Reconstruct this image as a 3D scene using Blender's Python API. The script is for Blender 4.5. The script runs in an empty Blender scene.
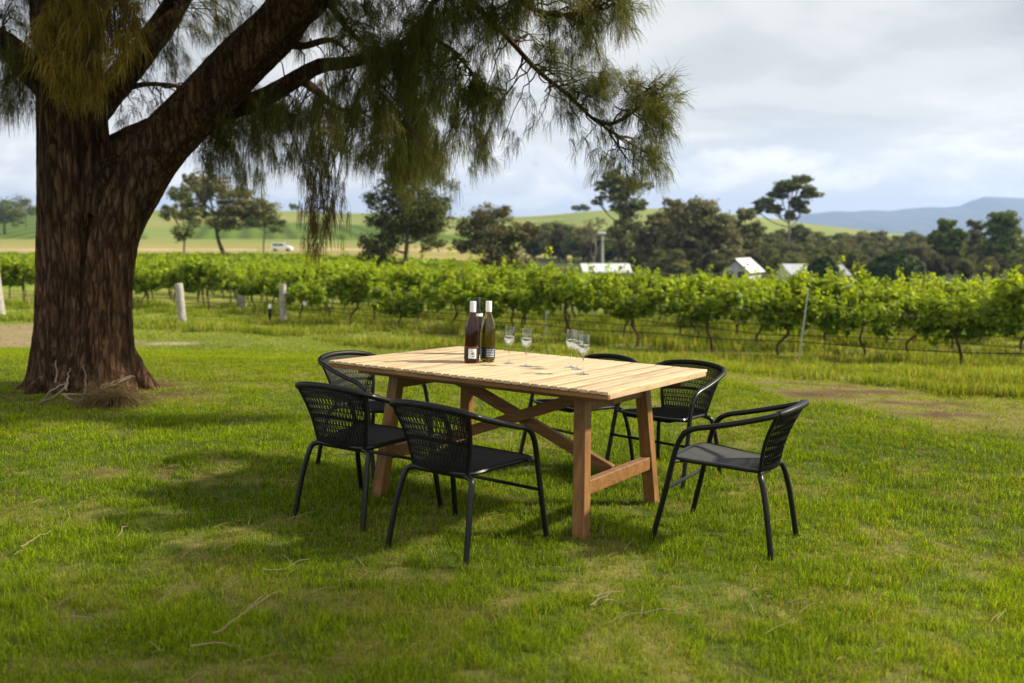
import bpy, math, random
import numpy as np
from mathutils import Vector, Matrix
R_ = math.radians
random.seed(7)
rng = np.random.default_rng(7)
sc = bpy.context.scene
COL = sc.collection

# ------------------------------------------------------------------ camera frame
F = 934.3; HCAM = 1.341; HOR = 238.0
PW = math.atan((341.5 - HOR) / F)                  # world pitch
PP, RP = 0.0911, 0.0285                            # pitch / roll against the (gently sloping) lawn
def cam_axes(p):
    c, s = math.cos(p), math.sin(p)
    return np.array([[1, 0, 0], [0, s, c], [0, c, -s]])
Rr = np.array([[math.cos(RP), math.sin(RP), 0], [-math.sin(RP), math.cos(RP), 0], [0, 0, 1]])
Rl = cam_axes(PW).T @ Rr @ cam_axes(PP)            # lawn frame -> world
CAM = np.array([0, 0, HCAM])
LAWN = Matrix.Translation(Vector(CAM)) @ Matrix(Rl.tolist()).to_4x4() @ Matrix.Translation(Vector(-CAM))
P0 = np.array(LAWN @ Vector((0, 5, 0))); NL = Rl @ np.array([0, 0, 1])
PA, PB = -NL[0] / NL[2], -NL[1] / NL[2]
PC = P0[2] - PA * P0[0] - PB * P0[1]

def ss(a, b, x):
    t = np.clip((x - a) / (b - a), 0, 1); return t * t * (3 - 2 * t)
SKY_PX = np.array([-3000, -400, 0, 60, 150, 300, 345, 380, 450, 508, 535, 560, 590, 643, 690, 740, 808, 870, 924, 1000, 1100, 3000])
SKY_Y = np.array([215, 211, 212, 211, 211, 211, 214, 213, 217, 217, 216, 214, 211, 208.5, 210, 215, 224, 231, 236.5, 243, 246, 246])
def terrain(x, y):
    x = np.asarray(x, float); y = np.asarray(y, float)
    yc = np.where(y < 18, y, 18 + 12 * np.tanh((y - 18) / 12))
    near = PC + PA * 12 * np.tanh(x / 12) + PB * np.maximum(yc, -20) - 0.62 * ss(9.3, 19, y)
    far = HCAM - 3.1 - 1.5 * ss(-30, 20, x) - .0 * y
    w = ss(22, 70, y)
    z = near * (1 - w) + far * w
    rho = np.hypot(x, y)
    yy = np.maximum(y, 1e-3)
    px = np.where(y > 1, 512 + F * x / yy, np.where(x < 0, -3000, 3000))
    ysk = np.interp(px, SKY_PX, SKY_Y)
    D = 560.0
    zs = HCAM + (HOR - ysk) / F * D
    t = np.clip((y - 225) / (D - 225), 0, 1)
    t2 = t ** 1.25
    z = np.where(y > 225, z * (1 - t2) + zs * t2, z)
    z = z - np.clip(y - D, 0, 6000) * .02
    # gentle unevenness
    amp = .012 * ss(6, 14, rho) + .05 * ss(14, 30, rho)
    z = z + amp * (np.sin(x * 1.7 + y * .9) + np.sin(x * .8 - y * 1.3 + 2)) * .5 * (1 - ss(60, 90, rho))
    return z
def tz(x, y): return float(terrain(x, y))

def ray(px, py):
    a = (px - 512) / F; b = (341.5 - py) / F
    c, s = math.cos(PW), math.sin(PW)
    return np.array([a, c + b * s, -s + b * c])
def W(px, py, d):                                   # point seen at a pixel, d metres forward
    r = ray(px, py); return Vector(CAM + r * (d / r[1]))
def G(px, py, ymax=400):                            # where a pixel's ray meets the ground
    r = ray(px, py); r = r / r[1]; t = 1.5
    while t < ymax:
        p = CAM + r * t
        if p[2] <= tz(p[0], p[1]): break
        t *= 1.01
    lo, hi = t / 1.01, t
    for _ in range(25):
        m = (lo + hi) / 2; p = CAM + r * m
        if p[2] <= tz(p[0], p[1]): hi = m
        else: lo = m
    return Vector(CAM + r * hi)
def on(x, y): return Vector((x, y, tz(x, y)))

# ------------------------------------------------------------------ mesh helpers
class MB:
    def __init__(s): s.v = []; s.f = []; s.c = []
    def add(s, vs, fs, col=None):
        o = len(s.v); s.v.extend([tuple(v) for v in vs]); s.f.extend([tuple(i + o for i in f) for f in fs])
        if col is not None: s.c.extend([col] * len(vs))
    def box(s, c, size, rot=None, bev=0):
        hx, hy, hz = size[0] / 2, size[1] / 2, size[2] / 2
        if bev:
            b = bev; vs = []; 
            for z, i in ((-hz, b), (-hz + b, 0), (hz - b, 0), (hz, b)):
                for x, y in ((-hx + i, -hy + b + (i and 0)), (-hx + b, -hy + i), (hx - b, -hy + i), (hx - i, -hy + b), (hx - i, hy - b), (hx - b, hy - i), (-hx + b, hy - i), (-hx + i, hy - b)):
                    vs.append((x, y, z))
            fs = [tuple(range(7, -1, -1)), tuple(range(24, 32))]
            for k in range(3):
                for i in range(8):
                    j = (i + 1) % 8; fs.append((k * 8 + i, k * 8 + j, k * 8 + 8 + j, k * 8 + 8 + i))
        else:
            vs = [(x, y, z) for z in (-hz, hz) for x, y in ((-hx, -hy), (hx, -hy), (hx, hy), (-hx, hy))]
            fs = [(3, 2, 1, 0), (4, 5, 6, 7)] + [(i, (i + 1) % 4, 4 + (i + 1) % 4, 4 + i) for i in range(4)]
        M = Matrix.Translation(Vector(c)) @ (rot.to_4x4() if rot else Matrix())
        s.add([M @ Vector(v) for v in vs], fs)
    def beam(s, a, b, w, h, up=(0, 0, 1), bev=.003):    # rectangular bar from a to b
        a = Vector(a); b = Vector(b); d = (b - a); L = d.length; d.normalize()
        x = d.cross(Vector(up))
        if x.length < 1e-4: x = d.cross(Vector((0, 1, 0)))
        x.normalize(); z = x.cross(d); z.normalize()
        rot = Matrix((x, d, z)).transposed()
        s.box((a + b) / 2, (w, L, h), rot, bev)
    def tube(s, pts, r, n=10, cap=True, noise=0, closed=False):
        pts = [Vector(p) for p in pts]; m = len(pts)
        rs = r if isinstance(r, (list, tuple)) else [r] * m
        t0 = (pts[1] - pts[0]).normalized()
        u = t0.orthogonal().normalized(); vs = []
        for i, p in enumerate(pts):
            if closed: t = (pts[(i + 1) % m] - pts[i - 1]).normalized()
            else: t = (pts[min(i + 1, m - 1)] - pts[max(i - 1, 0)]).normalized()
            u = (u - t * u.dot(t)).normalized(); w = t.cross(u)
            for k in range(n):
                a = 2 * math.pi * k / n
                rr = rs[i] * (1 + (random.uniform(-noise, noise) if noise else 0))
                vs.append(p + (u * math.cos(a) + w * math.sin(a)) * rr)
        fs = []
        for i in range(m if closed else m - 1):
            j = (i + 1) % m
            for k in range(n):
                l = (k + 1) % n; fs.append((i * n + k, i * n + l, j * n + l, j * n + k))
        if cap and not closed:
            fs.append(tuple(range(n - 1, -1, -1))); fs.append(tuple((m - 1) * n + k for k in range(n)))
        s.add(vs, fs)
    def lathe(s, prof, n=32, c=(0, 0, 0), closed=False):
        vs = []; m = len(prof)
        for r, z in prof:
            for k in range(n):
                a = 2 * math.pi * k / n; vs.append((c[0] + r * math.cos(a), c[1] + r * math.sin(a), c[2] + z))
        fs = []
        for i in range(m - 1 + (1 if closed else 0)):
            j = (i + 1) % m
            for k in range(n):
                l = (k + 1) % n; fs.append((i * n + k, i * n + l, j * n + l, j * n + k))
        if not closed:
            fs.append(tuple(range(n - 1, -1, -1))); fs.append(tuple((m - 1) * n + k for k in range(n)))
        s.add(vs, fs)
    def build(s, name, mat, parent=None, smooth=True):
        me = bpy.data.meshes.new(name); me.from_pydata(s.v, [], s.f); me.update()
        if smooth:
            me.polygons.foreach_set('use_smooth', [True] * len(me.polygons))
            try: me.set_sharp_from_angle(angle=R_(38))
            except Exception: pass
        me.materials.append(mat)
        o = bpy.data.objects.new(name, me); COL.objects.link(o)
        if parent: o.parent = parent
        return o
def npmesh(name, co, quads, mat, parent=None, col=None, smooth=False):
    """co (N,3), quads (M,k) index array, col (N,4)"""
    me = bpy.data.meshes.new(name); n = len(co); m, k = quads.shape
    me.vertices.add(n); me.vertices.foreach_set('co', np.ascontiguousarray(co, dtype=np.float32).ravel())
    me.loops.add(m * k); me.loops.foreach_set('vertex_index', np.ascontiguousarray(quads, dtype=np.int32).ravel())
    me.polygons.add(m); me.polygons.foreach_set('loop_start', np.arange(0, m * k, k, dtype=np.int32))
    me.update(calc_edges=True)
    if smooth: me.polygons.foreach_set('use_smooth', np.ones(m, dtype=bool))
    if col is not None:
        a = me.color_attributes.new('Col', 'FLOAT_COLOR', 'POINT'); a.data.foreach_set('color', np.ascontiguousarray(col, dtype=np.float32).ravel())
    me.validate()
    me.materials.append(mat)
    o = bpy.data.objects.new(name, me); COL.objects.link(o)
    if parent: o.parent = parent
    return o
def tag(o, label=None, cat=None, group=None, kind=None):
    if label: o['label'] = label
    if cat: o['category'] = cat
    if group: o['group'] = group
    if kind: o['kind'] = kind
    return o
def empty(name, label, cat, mw=None, group=None):
    o = bpy.data.objects.new(name, None); COL.objects.link(o); o.empty_display_size = .1
    if mw is not None: o.matrix_world = mw
    return tag(o, label, cat, group)
def copy_tree(o, parent=None):
    c = o.copy(); COL.objects.link(c); c.parent = parent
    for ch in list(o.children): copy_tree(ch, c)
    return c
def T(v): return Matrix.Translation(Vector(v))
def RZ(a): return Matrix.Rotation(a, 4, 'Z')

# ------------------------------------------------------------------ materials
class NT:
    def __init__(s, name):
        s.m = bpy.data.materials.new(name); s.m.use_nodes = True; s.t = s.m.node_tree; s.n = s.t.nodes; s.l = s.t.links
        s.n.clear(); s.out = s.n.new('ShaderNodeOutputMaterial')
    def new(s, ty, **kw):
        n = s.n.new(ty)
        for k, v in kw.items():
            if k in n.inputs.keys() if isinstance(k, str) else False: n.inputs[k].default_value = v
            else: setattr(n, k, v)
        return n
    def link(s, a, b): s.l.new(a, b)
def rgba(c): return (c[0], c[1], c[2], 1)
def principled(nt, base=None, rough=.5, metal=0, spec=.5, **kw):
    p = nt.n.new('ShaderNodeBsdfPrincipled')
    if base is not None: p.inputs['Base Color'].default_value = rgba(base)
    p.inputs['Roughness'].default_value = rough; p.inputs['Metallic'].default_value = metal
    p.inputs['Specular IOR Level'].default_value = spec
    for k, v in kw.items(): p.inputs[k.replace('_', ' ')].default_value = v
    nt.link(p.outputs[0], nt.out.inputs['Surface']); return p
def noise(nt, scale, detail=4, rough=.55, vec=None, dist=0):
    n = nt.n.new('ShaderNodeTexNoise'); n.inputs['Scale'].default_value = scale; n.inputs['Detail'].default_value = detail
    n.inputs['Roughness'].default_value = rough; n.inputs['Distortion'].default_value = dist
    if vec is not None: nt.link(vec, n.inputs['Vector'])
    return n
def ramp(nt, fac, stops):
    r = nt.n.new('ShaderNodeValToRGB'); e = r.color_ramp.elements
    while len(e) > 1: e.remove(e[-1])
    e[0].position = stops[0][0]; e[0].color = rgba(stops[0][1])
    for p, c in stops[1:]: x = e.new(p); x.color = rgba(c)
    nt.link(fac, r.inputs[0]); return r
def coords(nt, kind='Object', scale=(1, 1, 1), rot=(0, 0, 0)):
    tc = nt.n.new('ShaderNodeTexCoord'); mp = nt.n.new('ShaderNodeMapping'); mp.inputs['Scale'].default_value = scale; mp.inputs['Rotation'].default_value = rot
    nt.link(tc.outputs[kind], mp.inputs[0]); return mp.outputs[0]
def bump(nt, h, strength, dist, p):
    b = nt.n.new('ShaderNodeBump'); b.inputs['Strength'].default_value = strength; b.inputs['Distance'].default_value = dist
    nt.link(h, b.inputs['Height']); nt.link(b.outputs[0], p.inputs['Normal']); return b
def mixc(nt, fac, a, b, mode='MIX'):
    m = nt.n.new('ShaderNodeMix'); m.data_type = 'RGBA'; m.blend_type = mode
    for i, x in ((0, fac), (6, a), (7, b)):
        if isinstance(x, (int, float)): m.inputs[i].default_value = x
        elif isinstance(x, tuple): m.inputs[i].default_value = rgba(x)
        else: nt.link(x, m.inputs[i])
    return m.outputs[2]
def math_(nt, op, a, b=None):
    m = nt.n.new('ShaderNodeMath'); m.operation = op
    for i, x in ((0, a), (1, b)):
        if x is None: continue
        if isinstance(x, (int, float)): m.inputs[i].default_value = x
        else: nt.link(x, m.inputs[i])
    return m.outputs[0]

def leaf_mat(name, base=None, trans=.35, rough=.5, spec=.3, var=.25, tint=None, shift=(1.25, 1.15, .5)):
    """leaf / blade: diffuse + gloss with light passing through; colour from 'Col' or base"""
    nt = NT(name)
    if base is None:
        a = nt.n.new('ShaderNodeAttribute'); a.attribute_name = 'Col'; c = a.outputs['Color']
    else:
        oi = nt.n.new('ShaderNodeNewGeometry')
        d = tuple(x * (1 - var) for x in base); b = tuple(min(1, x * (1 + var)) for x in base)
        c = mixc(nt, oi.outputs['Random Per Island'], d, b)
    p = principled(nt, rough=rough, spec=spec); nt.link(c, p.inputs['Base Color'])
    tr = nt.n.new('ShaderNodeBsdfTranslucent'); nt.link(mixc(nt, 1.0, c, tuple(shift), 'MULTIPLY'), tr.inputs[0])
    mx = nt.n.new('ShaderNodeMixShader'); mx.inputs[0].default_value = trans
    nt.link(p.outputs[0], mx.inputs[1]); nt.link(tr.outputs[0], mx.inputs[2]); nt.link(mx.outputs[0], nt.out.inputs['Surface'])
    return nt.m
def simple(name, base, rough=.5, metal=0, spec=.5, nscale=8, var=.15, bumps=0, bscale=60, **kw):
    nt = NT(name); v = coords(nt); n = noise(nt, nscale, 5, vec=v)
    p = principled(nt, rough=rough, metal=metal, spec=spec, **kw)
    d = tuple(x * (1 - var) for x in base); b = tuple(min(1, x * (1 + var)) for x in base)
    nt.link(ramp(nt, n.outputs[0], [(.3, d), (.7, b)]).outputs[0], p.inputs['Base Color'])
    if bumps: bump(nt, noise(nt, bscale, 4, vec=v).outputs[0], bumps, .01, p)
    return nt.m
SKYS, CLD, SUNE, HAZE, EXPO = 0.1, 8.2, 5.0, 0.00019, 0.82
# ------------------------------------------------------------------ materials used
def wood_mat(name, a, b, c, axis, rough=.55, island=True):
    nt = NT(name); s = [14, 14, 14]; s[axis] = 1.1
    tc = nt.n.new('ShaderNodeTexCoord'); mp = nt.n.new('ShaderNodeMapping'); mp.inputs['Scale'].default_value = s
    geo = nt.n.new('ShaderNodeNewGeometry')
    add = nt.n.new('ShaderNodeVectorMath'); add.operation = 'ADD'
    sc_ = math_(nt, 'MULTIPLY', geo.outputs['Random Per Island'], 37.0)
    nt.link(tc.outputs['Object'], mp.inputs[0]); nt.link(mp.outputs[0], add.inputs[0]); nt.link(sc_, add.inputs[1])
    n = noise(nt, 2.2, 7, .62, add.outputs[0], 1.2); n2 = noise(nt, 9, 6, .7, add.outputs[0], .4)
    r = ramp(nt, n.outputs[0], [(.28, c), (.48, b), (.7, a)])
    r2 = ramp(nt, geo.outputs['Random Per Island'], [(0, (.78, .76, .72)), (.5, (1, 1, 1)), (1, (1.12, 1.1, 1.05))])
    col = mixc(nt, 1.0, r.outputs[0], r2.outputs[0], 'MULTIPLY')
    r3 = ramp(nt, n2.outputs[0], [(.33, (.72, .66, .6)), (.5, (1, 1, 1))])
    col = mixc(nt, .6, col, r3.outputs[0], 'MULTIPLY')
    p = principled(nt, rough=rough, spec=.35); nt.link(col, p.inputs['Base Color'])
    bump(nt, n2.outputs[0], .25, .003, p); return nt.m
M_top = wood_mat('pale_acacia_slats', (.62, .49, .32), (.56, .42, .25), (.36, .24, .13), 1)
M_legw = wood_mat('oiled_acacia_shaded', (.29, .15, .055), (.21, .10, .034), (.12, .05, .016), 2, .45)  # oiled wood, base colours lowered to carry the shade below the top
M_beam = wood_mat('oiled_acacia_rail_shaded', (.29, .15, .055), (.20, .095, .032), (.12, .05, .016), 0, .45)  # rails darkened like the legs, shade held in the colour
M_tube = simple('black_powdercoat', (.005, .005, .006), .3, 0, .35, 30, .2)
M_weave = simple('black_resin_weave', (.006, .006, .0065), .5, 0, .25, 60, .4)

def bark_mat(name, a, b, c, sx=5, sz=.9, strength=1.0, dist=.06):
    nt = NT(name); v = coords(nt, 'Object', (sx, sx, sz))
    n = noise(nt, 2.4, 9, .68, v, .9); n2 = noise(nt, 9, 6, .7, v, .3)
    n3 = noise(nt, .55, 3, .5, v)
    vo = nt.n.new('ShaderNodeTexVoronoi'); vo.feature = 'DISTANCE_TO_EDGE'; vo.inputs['Scale'].default_value = 2.6
    dv = nt.n.new('ShaderNodeVectorMath'); dv.operation = 'MULTIPLY_ADD'; nt.link(n.outputs['Color'], dv.inputs[0]); dv.inputs[1].default_value = (.8, .8, .8); nt.link(v, dv.inputs[2])
    nt.link(dv.outputs[0], vo.inputs['Vector'])
    crack = ramp(nt, vo.outputs['Distance'], [(0, (0, 0, 0)), (.16, (1, 1, 1))])
    base = ramp(nt, n.outputs[0], [(.3, c), (.5, b), (.72, a)])
    col = mixc(nt, .55, base.outputs[0], crack.outputs[0], 'MULTIPLY')
    col = mixc(nt, .8, col, ramp(nt, n3.outputs[0], [(.3, (.6, .62, .66)), (.5, (1, 1, 1)), (.7, (1.35, 1.2, 1.1))]).outputs[0], 'MULTIPLY')
    p = principled(nt, rough=.9, spec=.15); nt.link(col, p.inputs['Base Color'])
    h = math_(nt, 'ADD', math_(nt, 'MULTIPLY', crack.outputs[0], .7), math_(nt, 'MULTIPLY', n2.outputs[0], .6))
    h = math_(nt, 'ADD', h, n.outputs[0])
    bump(nt, h, strength, dist, p); return nt.m
M_bark = bark_mat('casuarina_bark', (.37, .22, .13), (.17, .095, .052), (.045, .024, .014), 7, 1.2, 1.0, .07)
M_barkf = bark_mat('grey_brown_bark', (.2, .16, .12), (.13, .1, .075), (.06, .045, .035), 2, 2, .5, .03)
M_pale = bark_mat('pale_gum_bark', (.5, .45, .38), (.36, .31, .25), (.2, .16, .12), 2, 1, .3, .02)
M_vinet = bark_mat('vine_wood', (.17, .12, .08), (.10, .068, .045), (.025, .018, .012), 14, 6, .7, .01)
M_twig = simple('twig_bark', (.05, .035, .025), .9)
M_dry = simple('dry_twig', (.21, .155, .1), .8, var=.3)
M_post = simple('weathered_post_timber', (.31, .29, .25), .9, nscale=12, var=.3, bumps=.6, bscale=30)
M_steel = simple('galvanised_steel', (.42, .44, .45), .45, .6)
M_white = simple('white_paint', (.8, .8, .79), .35)
M_needle = leaf_mat('casuarina_needles', None, .35, .6, .12, shift=(1.2, 1.1, .5))
M_blade = leaf_mat('grass_blades', None, .5, .6, .08, shift=(1.3, 1.15, .3))
M_vine = leaf_mat('vine_leaves', None, .48, .5, .2, shift=(1.3, 1.2, .3))
M_leaf = leaf_mat('gum_leaves', None, .3, .6, .1, shift=(1.15, 1.1, .6))
M_glassdark = None
def glass(name, col, rough=.0, ior=1.5, trans=1.0):
    nt = NT(name); principled(nt, col, rough, 0, .5, Transmission_Weight=trans, IOR=ior); return nt.m
def thin_glass(name, base=.05):
    nt = NT(name); t = nt.n.new('ShaderNodeBsdfTransparent'); t.inputs[0].default_value = (.97, .98, .98, 1); g = nt.n.new('ShaderNodeBsdfGlossy'); g.inputs['Roughness'].default_value = .02
    fr = nt.n.new('ShaderNodeFresnel'); fr.inputs['IOR'].default_value = 1.5; mx = nt.n.new('ShaderNodeMixShader')
    lw = nt.n.new('ShaderNodeLayerWeight'); lw.inputs[0].default_value = .5; nt.link(math_(nt, 'ADD', math_(nt, 'MULTIPLY', math_(nt, 'POWER', lw.outputs['Facing'], 2.2), .75), base), mx.inputs[0]); nt.link(t.outputs[0], mx.inputs[1]); nt.link(g.outputs[0], mx.inputs[2]); nt.link(mx.outputs[0], nt.out.inputs['Surface']); return nt.m
M_glass = thin_glass('clear_glass'); M_foot = thin_glass('clear_glass_foot', .28); M_stem = glass('clear_glass_stem', (1, 1, 1), 0, 1.45)
M_wine = glass('white_wine', (.98, .96, .82), 0, 1.34)
M_red = glass('rose_wine_bottle', (.36, .04, .006), .03)
M_green = glass('olive_bottle_glass', (.58, .47, .10), .03)
M_dkb = glass('dark_bottle_glass', (.03, .035, .012), .03, trans=.8)
M_black = simple('black_label', (.012, .012, .014), .5)
M_lwhite = simple('white_label_paper', (.82, .83, .84), .5, var=.04)
M_lgrey = simple('grey_label_print', (.4, .46, .46), .5, var=.1)
M_lblue = simple('pale_blue_label_print', (.25, .5, .55), .5, var=.1)
M_lred = simple('red_label_band', (.4, .03, .05), .5, var=.1)

# ------------------------------------------------------------------ dining table
TABLE = LAWN @ T((.044, 5.078, 0)) @ RZ(-.575)
L, WD, TH = 1.705, 1.189, .034
tb = empty('dining_table', 'long slatted acacia wood table with crossed braces standing on the lawn', 'table', TABLE)
mb = MB(); ns = 33; pw = L / ns
for i in range(ns):
    x = -L / 2 + (i + .5) * pw
    hh = .015
    if i in (0, ns - 1): mb.box((x, 0, .75 - .0155 - .0105), (pw - .006, WD - .04, .021), None, .002)
    mb.box((x, random.uniform(-.0015, .0015), .75 - hh / 2 + random.uniform(-.0006, .0006)), (pw - .0062, WD, hh), None, .002)
mb.build('tabletop', M_top, tb, False)
A_T, A_F, WT, WF = .274, .212, .33, .41
ZT = .75 - TH
mb = MB()
for y in (-WD / 2 + .011, WD / 2 - .011): mb.box((0, y, .75 - .0165 - .0105), (L - .008, .016, .021), None, .002)  # dark leg wood on these boards paints in the long side's shade
mb.build('edge_rail', M_beam, tb, False); mb = MB()
for y in (-WD / 2 + .2, WD / 2 - .2): mb.beam((-L / 2 + .06, y, ZT - .024), (L / 2 - .06, y, ZT - .024), .05, .044)
mb.build('under_rail', M_beam, tb, False)
for sx in (-1, 1):
    m = MB(); m.beam((sx * (L / 2 - A_T), -WT - .02, ZT - .08), (sx * (L / 2 - A_T), WT + .02, ZT - .08), .05, .068); m.build('cross_rail', M_beam, tb, False)
    for sy in (-1, 1):
        m = MB(); m.beam((sx * (L / 2 - A_F), sy * WF, -.03), (sx * (L / 2 - A_T), sy * WT, ZT - .002), .066, .062, up=(sx * .0001, 1, 0)); 
        lg = m.build('leg', M_legw, tb, False)
    zs = .235; k = zs / ZT; xs = L / 2 - A_F - (A_T - A_F) * k; ys = WF - (WF - WT) * k
    m = MB(); m.beam((sx * xs, -ys + .028, zs), (sx * xs, ys - .028, zs), .045, .07); m.build('stretcher', M_beam, tb, False)
    m = MB(); xe = L / 2 - A_F - .055
    m.beam((sx * (xe - .01), sx * .0, zs + .01), (-sx * (L / 2 - A_T - .05), sx * .0, ZT - .05), .036, .06)
    br = m.build('cross_brace', M_beam, tb, False); br.location.y = sx * .0195
for sx in (-1, 1):
    pass

# ------------------------------------------------------------------ chairs
def smoothpts(pts, n=8):
    pts = [Vector(p) for p in pts]; out = []
    P = [pts[0] * 2 - pts[1]] + pts + [pts[-1] * 2 - pts[-2]]
    for i in range(1, len(P) - 2):
        for k in range(n):
            t = k / n; a, b, c, d = P[i - 1], P[i], P[i + 1], P[i + 2]
            out.append(.5 * ((2 * b) + (c - a) * t + (2 * a - 5 * b + 4 * c - d) * t * t + (3 * b - a - 3 * c + d) * t ** 3))
    out.append(pts[-1]); return out
def back_top(s):                                    # s -1..1 along the back's top rail
    a = s * math.pi / 2
    return Vector((.25 * math.sin(a), -.205 - .12 * math.cos(a) ** .8 if abs(s) < 1 else -.205, .652 + .045 * math.cos(a)))
def back_bot(s):
    return Vector((.152 * s, -.19 - .03 * (1 - s * s), .39))
SMAX = .66
def back_surf(s, t):
    p = back_top(s * SMAX); q = back_bot(s); v = q.lerp(p, t)
    v.y -= -.018 * math.sin(math.pi * t)
    return v
def chair_parts(root):
    for sx in (-1, 1):
        m = MB()   # front leg, up to where it turns into the arm
        m.tube(smoothpts([(sx * .278, .282, 0), (sx * .268, .235, .22), (sx * .26, .195, .43), (sx * .258, .176, .5)], 4), .0135, 10); m.build('leg', M_tube, root)
        m = MB()
        m.tube(smoothpts([(sx * .228, -.28, 0), (sx * .214, -.245, .2), (sx * .198, -.218, .32), (sx * .186, -.2, .366), (sx * .15, -.19, .38), (sx * .1, -.19, .38)], 5), .0135, 10); m.build('leg', M_tube, root)
        m = MB(); m.tube([(sx * .266, -.262, -.0)] * 1 + [(sx * .2, .17, .402), (sx * .262, .19, .41)] if False else [(sx * .2, .17, .4), (sx * .258, .195, .405)], .008, 8); m.build('seat_bracket', M_tube, root)
    m = MB(); m.tube([(-.1, -.19, .38), (.1, -.19, .38)], .0132, 10); m.build('rear_rail', M_tube, root)
    arm = [(-.258, .176, .5), (-.258, .148, .545), (-.258, .1, .572), (-.26, .03, .588), (-.26, -.07, .613), (-.256, -.15, .635)]
    back = [back_top(s / 10) for s in range(-9, 10)]
    arm2 = [(-x, y, z) for x, y, z in reversed(arm)]
    m = MB(); m.tube(smoothpts(arm + back + arm2, 3), .0135, 10); m.build('arm_rail', M_tube, root)
    m = MB(); m.tube([(-.269, .238, .26), (.269, .238, .26)], .0085, 8); m.build('stretcher', M_tube, root)
    m = MB()   # seat frame
    ring = smoothpts([(-.152, -.185, .39), (-.186, 0, .4), (-.214, .15, .408), (-.195, .225, .408), (0, .243, .406), (.195, .225, .408), (.214, .15, .408), (.186, 0, .4), (.152, -.185, .39), (0, -.205, .39)], 4)[:-1]
    m.tube(ring, .011, 8, closed=True); m.build('seat_frame', M_tube, root)
    # woven seat: corrugated sheet with a top and an underside
    ny, nx = 150, 26; v = []; 
    for lay in (0, 1):
        for j in range(ny + 1):
            t = j / ny; y = -.2 + .445 * t; hw = .15 + .064 * min(1, t * 1.15)
            if t > .86: hw *= math.sqrt(max(0, 1 - ((t - .86) / .14) ** 2 * .55))
            for i in range(nx + 1):
                s = i / nx * 2 - 1
                z = .398 + .02 * t - .012 * (1 - s * s) * math.sin(math.pi * min(1, t * 1.05)) + .0022 * math.cos(j * math.pi) * (1 if i % 2 else .4) + .001 * math.sin(i * 2.3)
                if t > .9: z -= .018 * ((t - .9) / .1) ** 2
                v.append((s * hw, y, z - lay * .014))
    N = (nx + 1) * (ny + 1); f = []
    for j in range(ny):
        for i in range(nx):
            a = j * (nx + 1) + i; q = (a, a + 1, a + nx + 2, a + nx + 1); f.append(q); f.append(tuple(N + k for k in reversed(q)))
    m = MB(); m.add(v, f)
    m.build('seat', M_weave, root)
    # woven back: strands
    m = MB(); nv = 40
    for i in range(nv + 1):
        s = i / nv * 2 - 1
        off = .0022 * (1 if i % 2 else -1)
        pts = [back_surf(s, t / 8) + Vector((0, off * (1 if (t // 1) % 2 else -1), 0)) for t in range(9)]
        m.tube(pts, .0031, 5, cap=False)
    bands = [.03 + .02 * k for k in range(4)] + [.19, .27, .35] + [.45 + .016 * k for k in range(4)] + [.59, .68] + [.79 + .027 * k for k in range(8)]
    for q, t in enumerate(bands):
        pts = [back_surf(i / 22 - 1, t) + Vector((0, .003 * (1 if (i + q) % 2 else -1), 0)) for i in range(45)]
        m.tube(pts, .0028, 5, cap=False)
    m.build('backrest', M_weave, root)
    for sx in (-1, 1):
        m = MB(); m.tube([back_surf(sx * 1.02, t / 8) for t in range(9)], .0095, 8, cap=False); m.build('backrest_frame', M_tube, root)
    m = MB()   # resin wrap where the weave turns over the rail
    m.tube([back_top(s / 24 * SMAX) for s in range(-24, 25)], .0165, 10); m.build('rail_wrap', M_weave, root)
def place(x, y, facing): return LAWN @ T((x, y, 0)) @ RZ(R_(facing) - math.pi / 2)
ch0 = empty('garden_chair', '', 'chair', place(0, 0, 90), 'black woven chairs around the table')
chair_parts(ch0)
chairs = [
    ((-.735, 4.75, 57.5), 'black woven armchair at the near side, left of the nearest chair, seen from behind'),
    ((-.195, 4.265, 54.5), 'black woven armchair nearest the camera, seen from behind in front of the table'),
    ((1.08, 4.475, 149.5), 'black woven armchair standing alone off the right end of the table, seen sideways'),
    ((-.84, 5.78, -37), 'black woven armchair at the far left table end, backrest seen from the front'),
    ((.46, 6.03, 221), 'black woven armchair mostly hidden behind the tabletop, only its top rail showing above'),
    ((.99, 5.77, 230), 'black woven armchair with shiny arm behind the right hand corner of the tabletop'),
]
for i, (p, lab) in enumerate(chairs):
    c = ch0 if i == 0 else copy_tree(ch0)
    c.matrix_world = place(*p); c['label'] = lab
    c.location.z -= .008

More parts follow.
